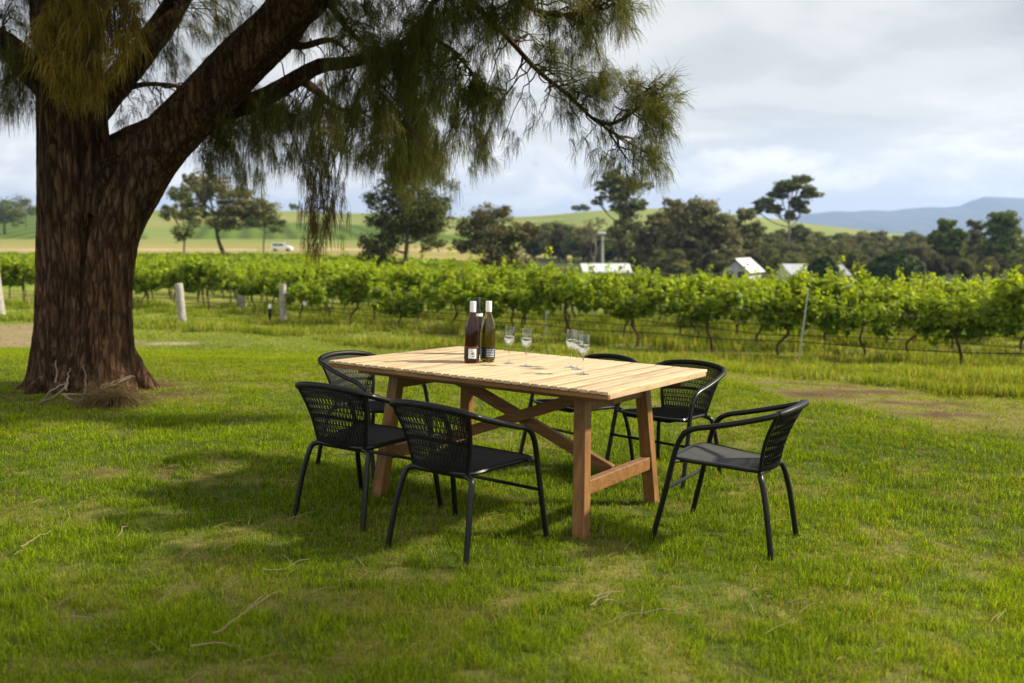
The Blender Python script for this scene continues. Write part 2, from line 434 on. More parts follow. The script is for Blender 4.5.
# ------------------------------------------------------------------ bottles and glasses
def on_table(px, py):
    r = ray(px, py); r = Vector(r); inv = LAWN.inverted(); o = inv @ Vector(CAM); d = (inv.to_3x3() @ r)
    t = (.7505 - o.z) / d.z; p = o + d * t; return p
def bottle(px, py, label, kind):
    p = on_table(px, py); root = empty('wine_bottle', label, 'bottle', LAWN @ T(p) @ RZ(math.atan2(-p.y, -p.x) + math.pi / 2) @ Matrix.Diagonal((1.06, 1.06, 1.03, 1)), 'wine bottles on the table')
    prof = [(.002, .012), (.02, .010), (.03, .003), (.036, 0), (.0385, .004), (.039, .012), (.039, .17), (.0375, .19), (.033, .21), (.026, .232), (.019, .252), (.0155, .268), (.0145, .285), (.0145, .318), (.0155, .319), (.0155, .324), (.012, .325)]
    inner = [(.010, .32), (.0115, .31), (.0115, .27), (.0165, .25), (.0235, .23), (.0305, .208), (.035, .188), (.0362, .168), (.0362, .018), (.03, .013), (.002, .016)]
    m = MB(); m.lathe(prof + [(.010, .3245)] + inner, 32); 
    m.build('body', {'red': M_red, 'green': M_green, 'dark': M_dkb}[kind], root)
    m = MB(); m.lathe([(.0148, .27), (.0158, .272), (.0163, .275), (.0163, .326), (.0155, .3285), (.003, .329)], 28); m.build('capsule', M_lwhite if kind != 'dark' else M_black, root)
    def patch(name, a0, a1, z0, z1, mat, r=.0396, parent=root):
        n = 14; v = []; 
        for lay in (0, .0005):
            for z in (z0, z1):
                for i in range(n + 1):
                    a = R_(a0 + (a1 - a0) * i / n) - math.pi / 2; v.append(((r + lay) * math.cos(a), (r + lay) * math.sin(a), z))
        k = n + 1; f = []
        for i in range(n):
            f.append((2 * k + i, 2 * k + i + 1, 3 * k + i + 1, 3 * k + i)); f.append((i, k + i, k + i + 1, i + 1))
            f.append((i, i + 1, 2 * k + i + 1, 2 * k + i)); f.append((k + i, 3 * k + i, 3 * k + i + 1, k + i + 1))
        f.append((0, 2 * k, 3 * k, k)); f.append((n, k + n, 3 * k + n, 2 * k + n))
        m = MB(); m.add(v, f); return m.build(name, mat, parent)
    if kind == 'red':
        lb = patch('label', -120, 60, .02, .085, M_black)
        patch('label_band', -120, 60, .0852, .0885, M_lred, .0398, lb)
        sq = patch('label_panel', -26, 34, .026, .078, M_lwhite, .0404, lb)
        for a, z, w, h in ((-10, .064, 10, .006), (6, .058, 8, .004), (-4, .048, 14, .007), (14, .045, 6, .009), (2, .035, 22, .003)):
            patch('label_mark', a, a + w, z, z + h, M_lgrey if z > .06 else M_black, .041, sq)
    elif kind == 'green':
        lb = patch('label', -70, 90, .02, .082, M_black)
        patch('label_panel', -75, -52, .026, .072, M_lblue, .0404, lb)
        for k in range(5): patch('label_mark', -8, 58, .03 + .009 * k, .035 + .009 * k, M_lgrey, .0404, lb)
    else:
        patch('label', -60, 120, .03, .13, M_black)
        lb = patch('neck_label', -20, 110, .222, .238, M_lwhite, .0292)
    return root
bottle(471.6, 362.6, 'dark red wine bottle with white capsule and square white label, leftmost of the bottles', 'red')
bottle(487.3, 361.6, 'olive green wine bottle with white capsule standing right of the dark red bottle', 'green')
bottle(476.3, 354, 'dark bottle with black neck, half hidden behind the others', 'dark')
def glass_parts(root):
    m = MB()
    out = [(.0042, .098), (.012, .103), (.022, .115), (.029, .131), (.0318, .146), (.0312, .165), (.029, .185), (.0268, .2035)]
    inn = [(.0262, .2035), (.0284, .185), (.0305, .165), (.0311, .146), (.0282, .1315), (.0212, .1165), (.0115, .1055), (.0008, .1025)]
    m.lathe([(.0008, .094)] + out + [(.0265, .2042)] + inn, 36); m.build('bowl', M_glass, root)
    m = MB(); m.lathe([(.0008, .006), (.0055, .0062), (.0042, .012), (.0035, .03), (.0034, .07), (.0042, .0965), (.0008, .0967)], 16); m.build('stem', M_stem, root)
    m = MB(); m.lathe([(.001, .0003), (.033, .0003), (.0335, .0012), (.03, .0022), (.012, .004), (.0045, .0072), (.001, .0074)], 32); m.build('foot', M_foot, root)
    m = MB(); m.lathe([(.0008, .1023), (.0117, .1053), (.0214, .1163), (.0284, .1313), (.0313, .146), (.0311, .151), (.0008, .151)], 36); m.build('wine', M_wine, root)
g0 = empty('wine_glass', '', 'wine glass', None, 'stemmed glasses on the table'); glass_parts(g0)
for i, (px, py, lab) in enumerate([(508.6, 363.2, 'stemmed wine glass standing nearest to the bottles'), (525.8, 365.8, 'stemmed wine glass second from the bottles, standing by itself'),
        (570.6, 367.2, 'wine glass at the back left of the cluster of three glasses'), (576.8, 369.2, 'wine glass in the middle of the cluster of three glasses'), (582.9, 374.2, 'wine glass at the front right of the cluster, closest to the table edge')]):
    g = g0 if i == 0 else copy_tree(g0)
    g.matrix_world = LAWN @ T(on_table(px, py)) @ RZ(i * 1.1); g['label'] = lab
# ------------------------------------------------------------------ ground zones
EDGE = [(-300, 318), (0, 322), (140, 328), (240, 334), (310, 339.5), (363, 346), (398, 350), (480, 356), (600, 364), (724, 372), (783, 377), (820, 381), (914, 390), (1024, 398), (1400, 428)]
EP = np.array([e[0] for e in EDGE], float); ED = np.array([G(*e)[1] for e in EDGE])
def edge_d(x, y):
    px = 512 + F * np.asarray(x) / np.maximum(np.asarray(y), .3)
    return np.interp(px, EP, ED) + .25 * np.sin(px * .031) + .12 * np.sin(px * .083 + 1)
V0 = G(305, 320.6); V1 = G(937, 368)
RD = (V1 - V0); RD.z = 0; RLEN = RD.length; RD.normalize(); RN = Vector((-RD.y, RD.x, 0))
if RN.y < 0: RN = -RN
RSP = 2.25
print('row', V0, V1, RD, 'vineheight/m per px', (V1.y) / F, 'left end', G(180, 322), G(239, 307))
def vnoise(x, y, s, seed=0):                         # cheap smooth noise, 0..1
    g = np.random.default_rng(seed).random((64, 64))
    u = x / s; v = y / s; i = np.floor(u).astype(int); j = np.floor(v).astype(int); a = u - i; b = v - j
    a = a * a * (3 - 2 * a); b = b * b * (3 - 2 * b)
    i0, i1, j0, j1 = i % 64, (i + 1) % 64, j % 64, (j + 1) % 64
    return (g[i0, j0] * (1 - a) + g[i1, j0] * a) * (1 - b) + (g[i0, j1] * (1 - a) + g[i1, j1] * a) * b
def lerp3(a, b, t): return a + (b - a) * t[..., None]
C_ = lambda *c: np.array(c, float)
PATHL = G(0, 325).y, G(0, 347).y
def strip_amount(x, y):
    px = 512 + F * x / np.maximum(y, .3); e = edge_d(x, y)
    return ss(1.35, .8, np.abs(y - (e - 1.25))) * ss(250, 620, px)
def dry_amount(x, y):
    """0 lush .. 1 straw, on lawn and bank"""
    px = 512 + F * x / np.maximum(y, .3)
    d = vnoise(x, y, .45, 3) * .4 + vnoise(x, y, .13, 4) * .45 + vnoise(x, y, 2.1, 5) * .22
    d = ss(.5, .8, d)
    e = edge_d(x, y)
    strip = ss(1.35, .8, np.abs(y - (e - 1.25))) * ss(250, 620, px)
    d = np.maximum(d * .8, strip * (.6 + .4 * vnoise(x, y, .7, 9)))
    bank = ss(0, .5, y - e) * .45 * (.3 + vnoise(x, y, 1.1, 12)) * ss(30, 22, y)
    return np.clip(np.maximum(d, bank), 0, 1)
OAK = G(82, 388)
def bare_amount(x, y):
    px = 512 + F * x / np.maximum(y, .3)
    b = .75 * ss(.76, .92, vnoise(x, y, .42, 21) * .65 + vnoise(x, y, .12, 22) * .4) * ss(12, 8, y)
    pth = ss(80, 30, px) * ss(PATHL[1] - .3, PATHL[1] + .1, y) * ss(PATHL[0] + .8, PATHL[0] - .2, y)
    e = edge_d(x, y)
    sp = ss(.5, .7, vnoise(x * .5, y * 1.6, .5, 33)) * ss(520, 700, px) * ss(1.3, .5, np.abs(y - (e - 1.2)))
    n = (x - V0.x) * RN.x + (y - V0.y) * RN.y
    row = np.abs(((n / RSP) + .5) % 1 - .5) * RSP
    un = ss(.42, .22, row) * ss(-1.0, -.2, n) * ss(.3, .6, vnoise(x, y, .8, 44)) * ss(60, 30, y)
    pl = ss(.45, .1, np.abs(y - G(150, 343).y)) * ss(110, 135, px) * ss(215, 180, px)
    rt = ss(1.5, .7, np.hypot(x - OAK.x - .1, (y - OAK.y + .1) * 1.2)) * ss(.25, .6, vnoise(x, y, .18, 48))
    return np.clip(np.maximum.reduce([b * .85, pth, sp, un * .9, pl, rt]), 0, 1)
GREEN = C_(.06, .085, .012); YEL = C_(.33, .26, .10); SOIL = C_(.105, .062, .034)
def ground_col(x, y):
    px = 512 + F * x / np.maximum(y, .3)
    px = np.where(y > 1, px, np.where(x < 0, -2000, 3000))
    g = lerp3(np.broadcast_to(GREEN * .8, x.shape + (3,)), GREEN * 1.35, vnoise(x, y, .9, 1))
    g = lerp3(g, YEL, dry_amount(x, y) * .55)
    g = lerp3(g, SOIL, bare_amount(x, y)); g = lerp3(g, C_(.26, .19, .12), ss(80, 30, px) * ss(PATHL[1] - .3, PATHL[1] + .1, y) * ss(PATHL[0] + .8, PATHL[0] - .2, y)); g = lerp3(g, C_(.34, .28, .2), ss(.3, .1, np.abs(y - G(150, 343).y)) * ss(110, 135, px) * ss(215, 180, px))
    gf = lerp3(np.broadcast_to(C_(.14, .2, .02), x.shape + (3,)), C_(.24, .25, .05), vnoise(x, y, 6, 2))
    g = lerp3(g, gf, ss(14, 26, y) * (1 - bare_amount(x, y) * .7))
    # dry flat paddock beyond the vines, with a pale track
    dry = lerp3(np.broadcast_to(C_(.22, .20, .06), x.shape + (3,)), C_(.31, .26, .09), vnoise(x, y, 14, 6))
    dry = lerp3(dry, C_(.055, .065, .022), ss(515, 535, px) * ss(60, 64, y) * ss(215, 205, y))
    g = lerp3(g, dry, np.maximum(ss(88, 100, y), ss(58, 66, y) * ss(525, 540, px)))
    g = lerp3(g, C_(.46, .38, .25), ss(5, 2, np.abs(y - 236 - x * .02)) * .8)
    # hill
    vg = C_(.075, .12, .009) * (1 + .35 * np.sin((x * .9 + y * .25) * .9))[..., None] * (.85 + .3 * vnoise(x, y, 9, 8))[..., None]
    pale = lerp3(np.broadcast_to(C_(.24, .23, .07), x.shape + (3,)), C_(.16, .22, .05), vnoise(x, y, 40, 7))
    hill = pale
    trk = 150 + (y - 300) * -.03
    hill = lerp3(hill, vg, ss(295, 300, y) * ss(535, 528, y) * ss(trk + 3, trk - 1, px + (y - 290) * .09))
    hill = lerp3(hill, vg, ss(292, 298, y) * ss(425, 417, y) * ss(176, 182, px) * ss(430, 420, px))
    mid = lerp3(np.broadcast_to(C_(.13, .19, .03), x.shape + (3,)), C_(.23, .24, .07), ss(.35, .65, vnoise(x * .35, y, 26, 10)))
    hill = lerp3(hill, mid, ss(420, 430, px) * ss(585, 560, px))
    hill = lerp3(hill, vg * 1.2, ss(420, 425, px) * ss(560, 545, px) * ss(300, 305, y) * ss(350, 344, y))
    rt = lerp3(np.broadcast_to(C_(.18, .225, .05), x.shape + (3,)), C_(.22, .24, .075), vnoise(x * .5, y, 50, 11))
    hill = lerp3(hill, rt, ss(560, 590, px))
    g = lerp3(g, hill, ss(255, 275, y))
    return np.clip(g, 0, 1)
# polar sheet to the horizon
ang = np.concatenate([np.arange(-180, -42, 3.0), np.arange(-42, 42, .22), np.arange(42, 180, 3.0)])
rad = [0.35]
while rad[-1] < 6400: rad.append(rad[-1] * 1.024 + .005)
rad = np.array(rad); A, Rr2 = np.meshgrid(np.radians(ang), rad)
gx = Rr2 * np.sin(A); gy = Rr2 * np.cos(A); gz = terrain(gx, gy)
gz = np.where(Rr2 > 700, np.maximum(gz, -16), gz)
na, nr = len(ang), len(rad)
co = np.stack([gx, gy, gz], -1).reshape(-1, 3)
co = np.vstack([co, [[0, 0, tz(0, 0)]]])
i = np.arange(na); j = np.arange(nr - 1); I, J = np.meshgrid(i, j); K = (I + 1) % na
q = np.stack([J * na + I, J * na + K, (J + 1) * na + K, (J + 1) * na + I], -1).reshape(-1, 4)
cidx = len(co) - 1
cap_ = np.stack([i, np.full(na, cidx), (i + 1) % na, (i + 1) % na], -1)
gc = ground_col(gx, gy).reshape(-1, 3); gc = np.vstack([gc, GREEN[None]]); gc = np.hstack([gc, np.ones((len(gc), 1))])
nt = NT('ground'); at = nt.n.new('ShaderNodeAttribute'); at.attribute_name = 'Col'; v = coords(nt)
n1 = noise(nt, 3, 8, .7, v); n2 = noise(nt, 38, 5, .7, v)
c = mixc(nt, .75, at.outputs['Color'], ramp(nt, n1.outputs[0], [(.3, (.62, .6, .55)), (.5, (1, 1, 1)), (.72, (1.3, 1.25, 1.15))]).outputs[0], 'MULTIPLY')
c = mixc(nt, .6, c, ramp(nt, n2.outputs[0], [(.3, (.55, .55, .5)), (.6, (1.15, 1.15, 1.1))]).outputs[0], 'MULTIPLY')
p = principled(nt, rough=.95, spec=.1); nt.link(c, p.inputs['Base Color']); bump(nt, n2.outputs[0], .6, .02, p)
# remove inner degenerate fan by triangles appended as their own faces
co_tri = cap_[:, :3]
me = bpy.data.meshes.new('ground'); faces = [tuple(r) for r in q.tolist()] + [tuple(reversed(r)) for r in co_tri.tolist()]
me.from_pydata(co.tolist(), [], faces); me.update(); me.polygons.foreach_set('use_smooth', [True] * len(me.polygons))
a_ = me.color_attributes.new('Col', 'FLOAT_COLOR', 'POINT'); a_.data.foreach_set('color', gc.astype(np.float32).ravel()); me.materials.append(nt.m)
ground = bpy.data.objects.new('ground', me); COL.objects.link(ground); tag(ground, 'green lawn falling gently away to vineyards and grassy hills', kind='structure')

# ------------------------------------------------------------------ grass blades
def blades(name, x, y, h, w, col, lean=.45, label='', seg=2, bend=.5):
    n = len(x); z = terrain(x, y) - .004
    a = rng.uniform(0, 2 * np.pi, n); fa = rng.uniform(0, 2 * np.pi, n)
    ln = np.abs(rng.normal(0, lean, n)); dx = np.cos(a) * ln * h; dy = np.sin(a) * ln * h
    wx = np.cos(fa) * w * .5; wy = np.sin(fa) * w * .5
    P = np.zeros((n, 5, 3))
    P[:, 0] = np.stack([x - wx, y - wy, z], 1); P[:, 1] = np.stack([x + wx, y + wy, z], 1)
    mx = dx * .35; my = dy * .35; mz = z + h * .6
    P[:, 2] = np.stack([x + mx + wx * .75, y + my + wy * .75, mz], 1); P[:, 3] = np.stack([x + mx - wx * .75, y + my - wy * .75, mz], 1)
    hz = h / np.sqrt(1 + ln ** 2 * .8)
    P[:, 4] = np.stack([x + dx, y + dy, z + hz], 1)
    b = np.arange(n)[:, None] * 5
    me = bpy.data.meshes.new(name); nv = n * 5
    me.vertices.add(nv); me.vertices.foreach_set('co', P.astype(np.float32).ravel())
    q = (b + np.array([[0, 1, 2, 3]])); t = (b + np.array([[3, 2, 4]]))
    idx = np.concatenate([q, t], 1).ravel().astype(np.int32)
    st = (np.arange(n)[:, None] * 7 + np.array([[0, 4]])).ravel().astype(np.int32)
    me.loops.add(n * 7); me.loops.foreach_set('vertex_index', idx); me.polygons.add(n * 2); me.polygons.foreach_set('loop_start', st)
    me.update(calc_edges=True)
    cc = np.ones((n, 5, 4)); cc[:, :, :3] = col[:, None, :]; cc[:, :2, :3] *= .55; cc[:, 4, :3] *= 1.2  # roots darkened, tips lightened: shade and glints held in vertex colour
    at = me.color_attributes.new('Col', 'FLOAT_COLOR', 'POINT'); at.data.foreach_set('color', cc.astype(np.float32).ravel())
    me.materials.append(M_blade); o = bpy.data.objects.new(name, me); COL.objects.link(o)
    tag(o, label, None, None, 'stuff'); return o
def wedge(n, y0, y1, margin=1.1, power=1.0):
    """points across the view wedge; density falls with distance"""
    u = rng.random(n); y = y0 * (y1 / y0) ** u if power == 1 else (y0 + (y1 - y0) * u)
    x = (rng.random(n) * 2 - 1) * (512 / F * y * margin + .35); return x, y
BL1, BL2, BL3 = C_(.125, .225, .012), C_(.34, .47, .010), C_(.10, .20, .006)
def blade_col(x, y, n):
    t = np.clip(vnoise(x, y, .5, 51) * .5 + vnoise(x, y, 1.7, 52) * .5 + rng.normal(0, .22, n), 0, 1)
    c = lerp3(np.broadcast_to(BL3, (n, 3)), BL2, t); c = c * (1 - .5 * (rng.random(n) < .25))[:, None] + BL1 * .5 * (0)
    c = c * rng.uniform(.45, 1.45, (n, 1)); d = dry_amount(x, y); m = rng.random(n) < (.08 + .42 * d)
    straw = lerp3(np.broadcast_to(C_(.30, .22, .09), (n, 3)), C_(.42, .36, .17), rng.random(n)); oliv = lerp3(c, C_(.25, .26, .06), np.full(n, .6))
    c = np.where(m[:, None], np.where((rng.random(n) < .5)[:, None], straw, oliv), c)
    c = lerp3(c, C_(.28, .36, .02), ss(5.5, 10, y) * .4)
    return c
NB = 850000
x, y = wedge(NB, 2.3, 17)
keep = (y < edge_d(x, y)) & (rng.random(NB) > bare_amount(x, y) * .93) & (rng.random(NB) < .22 + .78 * ss(.3, .58, vnoise(x, y, .07, 61) * .6 + vnoise(x, y, .25, 62) * .5)) & (rng.random(NB) > .45 * strip_amount(x, y))
x, y = x[keep], y[keep]; n = len(x)
h = (.018 + .023 * vnoise(x, y, .35, 63) + .016 * vnoise(x, y, .08, 64)) * rng.uniform(.6, 1.35, n) * (1 - .35 * dry_amount(x, y))
w = np.maximum(.0020, .0006 * y) * rng.uniform(.7, 1.3, n)
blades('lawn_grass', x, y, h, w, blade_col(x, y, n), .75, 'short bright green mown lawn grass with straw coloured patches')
NB = 90000
x, y = wedge(NB, 16, 32)
keep = (y < edge_d(x, y) + .3) & (rng.random(NB) > bare_amount(x, y) * .93); x, y = x[keep], y[keep]; n = len(x)
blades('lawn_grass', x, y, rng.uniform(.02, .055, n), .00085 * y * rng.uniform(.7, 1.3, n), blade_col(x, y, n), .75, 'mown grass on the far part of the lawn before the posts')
# rough grass on the bank and between the rows
NB = 300000
x, y = wedge(NB, 9.5, 34)
e = edge_d(x, y); nn = (x - V0.x) * RN.x + (y - V0.y) * RN.y; row = np.abs(((nn / RSP) + .5) % 1 - .5) * RSP
keep = (y > e - .1) & (rng.random(NB) > bare_amount(x, y) * .75) & (rng.random(NB) < .25 + .75 * ss(.3, .6, vnoise(x, y, .5, 71)))
x, y, e, row, nn = x[keep], y[keep], e[keep], row[keep], nn[keep]; n = len(x)
tall = ss(.35, .75, vnoise(x, y, .8, 72)) * .6 + .55 * ss(1.0, .2, y - e) * (.4 + .6 * vnoise(x, y, .5, 79))
mound = ss(.75, .35, row) * (nn > -1) * ss(.35, .7, vnoise(x, y, 1.6, 73))
h = (.06 + .17 * tall + .2 * mound) * rng.uniform(.5, 1.3, n)
w = .0009 * y * rng.uniform(.7, 1.3, n)
c = lerp3(lerp3(np.broadcast_to(C_(.10, .18, .012), (n, 3)), C_(.26, .31, .03), rng.random(n)), C_(.42, .36, .15), (rng.random(n) < .06 + .35 * dry_amount(x, y)) * .75)
c = c * (.75 + .5 * vnoise(x, y, .45, 75))[:, None]
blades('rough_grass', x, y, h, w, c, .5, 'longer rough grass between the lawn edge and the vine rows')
# ------------------------------------------------------------------ grape vines
def leaf_quads(P, N, S, col, fold=.25):
    """folded leaves: centre P (n,3), normal N, size S -> co, quads, col"""
    n = len(P); N = N / np.linalg.norm(N, axis=1, keepdims=True)
    r = rng.normal(size=(n, 3)); U = np.cross(N, r); U /= np.linalg.norm(U, axis=1, keepdims=True) + 1e-9; Vv = np.cross(N, U)
    S = S[:, None]
    pts = [(0, -.5, 0), (.48, -.3, fold * .5), (.42, .25, fold * .4), (0, .55, -.08), (-.42, .25, fold * .4), (-.48, -.3, fold * .5)]
    co = np.stack([P + S * (U * a + Vv * b + N * c) for a, b, c in pts], 1).reshape(-1, 3)
    b = np.arange(n)[:, None] * 6; q = np.concatenate([b + np.array([[0, 1, 2, 3]]), b + np.array([[0, 3, 4, 5]])], 0)
    return co, q, np.repeat(np.hstack([col, np.ones((n, 1))]), 6, 0)
def lobed_leaves(P, N, S, col):
    n = len(P); N = N / np.linalg.norm(N, axis=1, keepdims=True)
    U = np.cross(N, rng.normal(size=(n, 3))); U /= np.linalg.norm(U, axis=1, keepdims=True) + 1e-9; Vv = np.cross(N, U); S = S[:, None]
    tips = [(0, .62), (.52, .22), (.4, -.36), (-.4, -.36), (-.52, .22)]; nt_ = [(-.24, .34), (.24, .34), (.34, -.06), (0, -.3), (-.34, -.06)]
    co = [P]; dr = rng.uniform(-.25, -.05, n)[:, None]
    for a, b in tips: co.append(P + S * (U * a + Vv * b + N * dr))
    for a, b in nt_: co.append(P + S * (U * a + Vv * b + N * .03))
    co = np.stack(co, 1).reshape(-1, 3); b = np.arange(n)[:, None] * 11
    q = np.concatenate([b + np.array([[0, 6 + i, 1 + i, 6 + (i + 1) % 5]]) for i in range(5)], 0)
    return co, q, np.repeat(np.hstack([col, np.ones((n, 1))]), 11, 0)
def vine_leaves(seed, n):
    r = np.random.default_rng(seed)
    P = []; 
    k = 11
    cl = np.stack([r.uniform(-.68, .68, k), r.normal(0, .13, k), r.uniform(.74, 1.22, k)], 1); cr = r.uniform(.14, .36, k)
    m = int(n * .72); i = r.integers(0, k, m); d = r.normal(size=(m, 3)); d /= np.linalg.norm(d, axis=1, keepdims=True)
    P.append(cl[i] + d * (cr[i] * r.uniform(.55, 1.05, m))[:, None] * [1.15, .9, .8]); Nn = [d + r.normal(0, .5, (m, 3)) + [0, 0, .5]]
    s = [r.uniform(.08, .15, m)]
    ns = 11; per = int(n * .28 / ns)
    for q in range(ns):
        x0 = r.uniform(-.8, .8); up = r.random() < .62
        t = r.random(per); a = r.uniform(-.5, .5); b = r.uniform(-.5, .5)
        if up: Lh = r.uniform(.2, .6) if q else .85; z = 1.12 + Lh * t; x = x0 + a * t * .4; yy = b * t * .4
        else: Lh = r.uniform(.25, .6); z = 1.05 + .1 * np.sin(t * 3) - Lh * t ** 1.5; x = x0 + a * t * .5; yy = np.sign(b) * (.22 + .22 * t)
        P.append(np.stack([x, yy, z], 1) + r.normal(0, .045, (per, 3))); Nn.append(r.normal(size=(per, 3)) + [0, 0, .6]); s.append(r.uniform(.06, .13, per) * (1 - .4 * t))
    P = np.concatenate(P); Nn = np.concatenate(Nn); s = np.concatenate(s)
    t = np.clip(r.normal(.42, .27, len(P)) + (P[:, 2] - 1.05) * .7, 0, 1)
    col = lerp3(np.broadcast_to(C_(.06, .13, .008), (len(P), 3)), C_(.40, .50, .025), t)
    return P, Nn, s, col
def make_vine(seed, nl=1350):
    root = empty('grape_vine', '', 'grape vine', None)
    rr = random.Random(seed)
    bx = rr.uniform(-.12, .12); pts = [(bx, 0, -.06), (bx + rr.uniform(-.05, .05), rr.uniform(-.03, .03), .25), (rr.uniform(-.08, .08), rr.uniform(-.04, .04), .5), (rr.uniform(-.04, .04), 0, .74), (0, 0, .86)]
    m = MB(); m.tube(smoothpts(pts, 3), [.036, .032, .03, .029, .027, .028, .03, .028, .026, .027, .028, .027, .026][:13], 8, noise=.15)
    for s in (-1, 1):
        q = smoothpts([(0, 0, .82), (s * .22, rr.uniform(-.03, .03), .94), (s * .5, rr.uniform(-.04, .04), .95), (s * .82, 0, .93)], 3)
        m.tube(q, [.022 - .0014 * i for i in range(len(q))], 6, noise=.2)
    for k in range(9):
        x = rr.uniform(-.75, .75); m.tube([(x, 0, .93), (x + rr.uniform(-.1, .1), rr.uniform(-.12, .12), 1.15), (x + rr.uniform(-.2, .2), rr.uniform(-.2, .2), 1.4)], [.008, .006, .003], 5)
    m.build('trunk', M_vinet, root)
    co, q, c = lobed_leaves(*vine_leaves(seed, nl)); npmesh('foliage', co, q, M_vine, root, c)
    return root
protos = [make_vine(100 + k) for k in range(5)]; used = [False] * 5
ROWA = math.atan2(RD.y, RD.x)
nv = 0; ends = {}
VS = 1.62
for rowi in range(0, 9):
    kr = range(0, 16) if rowi == 0 else range(-14, 22)
    for k in kr:
        off = 0 if rowi == 0 else rng.uniform(-.5, .5) * .3 + (rowi * .61) % VS
        s = k * VS + off + rng.uniform(-.15, .15)
        b = Vector((V0.x, V0.y, 0)) + RD * s + RN * (rowi * RSP + rng.uniform(-.06, .06))
        if b.y < 6: continue
        pxx = 512 + F * b.x / b.y
        if pxx < -70 or pxx > 1100: continue
        if rowi in (1, 2) and pxx < 120 + 90 * (rowi == 1): pass
        if random.random() < .03 and rowi: continue
        pi = random.randrange(5)
        if used[pi]: o = copy_tree(protos[pi])
        else: o = protos[pi]; used[pi] = True
        sc_ = random.uniform(.86, 1.14)
        o.matrix_world = T(on(b.x, b.y)) @ RZ(ROWA + (math.pi if random.random() < .5 else 0) + random.uniform(-.06, .06)) @ Matrix.Diagonal((sc_, sc_, sc_ * random.uniform(.82, 1.12), 1))
        nv += 1
        if rowi == 0:
            o['label'] = ['leafy grapevine at the left end of the front row beside the grey corner post', 'second leafy grapevine from the corner post in the front row'][k] if k < 2 else 'leafy green grapevine with a dark twisted trunk in the front row of the vineyard'
            o['group'] = 'grapevines in the front row' if k > 1 else 'grapevines at the end of the front row'
        else:
            o['label'] = 'leafy green grapevine in the rows behind the front row'; o['group'] = 'grapevines in the rows behind'
print('vines', nv)
# rows further off, one mass
rows = []
for rowi in range(9, 44):
    n0 = rowi * RSP
    s = np.arange(-150, 160, .25)
    bx_ = V0.x + RD.x * s + RN.x * n0; by_ = V0.y + RD.y * s + RN.y * n0
    k = (by_ > 18) & (by_ < np.where(512 + F * bx_ / by_ > 535, 46, 102)) & (np.abs(bx_) < .62 * by_ + 3); rows.append(np.stack([bx_[k], by_[k]], 1))
rows = np.concatenate(rows); m = len(rows)
dens = 22; rep = np.repeat(np.arange(m), dens); keep = rng.random(len(rep)) < np.clip(40 / rows[rep, 1], .25, 1); rep = rep[keep]; n = len(rep)
bx_, by_ = rows[rep, 0], rows[rep, 1]
aa = rng.uniform(0, np.pi, n); rr_ = rng.uniform(.7, 1.05, n); lump = .85 + .35 * vnoise(bx_, by_, 1.1, 88)
P = np.stack([bx_ + rng.uniform(-.14, .14, n) + RN.x * np.cos(aa) * .42 * rr_, by_ + rng.uniform(-.14, .14, n) + RN.y * np.cos(aa) * .42 * rr_, terrain(bx_, by_) + .8 + np.sin(aa) * .62 * rr_ * lump], 1)
Nn = np.stack([RN.x * np.cos(aa), RN.y * np.cos(aa), np.sin(aa) + .3], 1) + rng.normal(0, .5, (n, 3))
col = lerp3(np.broadcast_to(C_(.06, .13, .008), (n, 3)), C_(.33, .43, .025), np.clip(rng.normal(.5, .25, n), 0, 1))
co, q, c = leaf_quads(P, Nn, rng.uniform(.14, .24, n) * (.7 + by_ / 60), col)
o = npmesh('vineyard_foliage', co, q, M_vine, None, c); tag(o, 'far rows of green vines merging into one leafy expanse', None, None, 'stuff')

# wires, stakes, posts
def seg_on(px0, py0, px1, py1, z, n=14, sag=.03):
    a = G(px0, py0); b = G(px1, py1); out = []
    for i in range(n + 1):
        t = i / n; p = a.lerp(b, t); out.append((p.x, p.y, tz(p.x, p.y) + z - sag * math.sin(t * math.pi * 4) ** 2))
    return out
def rowline(n0, s0, s1, z, sag=.03, step=1.6):
    out = []; s = s0
    while s <= s1:
        b = Vector((V0.x, V0.y, 0)) + RD * s + RN * n0; out.append((b.x, b.y, tz(b.x, b.y) + z - sag * abs(math.sin(s * .9)))); s += step
    return out
for rowi in range(3):
    s0 = -1.0 if rowi == 0 else -20
    m = MB(); m.tube(rowline(rowi * RSP, s0, 26, .36, .06), .011, 5); o = m.build('irrigation_line', M_tube)
    tag(o, ['black drip irrigation pipe slung low along the front vine row', 'black irrigation pipe along the second vine row', 'black irrigation pipe along the third vine row'][rowi], 'pipe')
    for z, w in ((.72, 'lower'), (.98, 'upper')):
        m = MB(); m.tube(rowline(rowi * RSP, s0, 26, z, 0), .0035, 4); o = m.build('trellis_wire', M_steel)
        tag(o, '%s thin trellis wire through the %s vine row' % (w, ['front', 'second', 'third'][rowi]), 'wire')
def stake(px, py, pytop, lean, label):
    b = G(px, py); h = (py - pytop) / F * b.y; m = MB()
    a = Vector((b.x, b.y, b.z - .2)); t = Vector((b.x + lean * h, b.y, b.z + h)); 
    m.beam(a, t, .034, .006); m.beam(a + Vector((0, -.014, 0)), t + Vector((0, -.014, -.0)), .006, .028)
    for k in range(5): z = .25 + k * .25; c = a.lerp(t, (z + .2) / (h + .2)); m.box(c + Vector((0, -.006, 0)), (.044, .02, .012))
    o = m.build('steel_stake', M_steel, None, False); tag(o, label, 'stake', 'steel stakes in the vineyard')
stake(545.7, 337, 280, 0, 'grey steel trellis stake standing upright behind the wine glasses')
stake(797.6, 361, 288, .11, 'leaning grey steel trellis stake in the front vine row, above the lone chair')
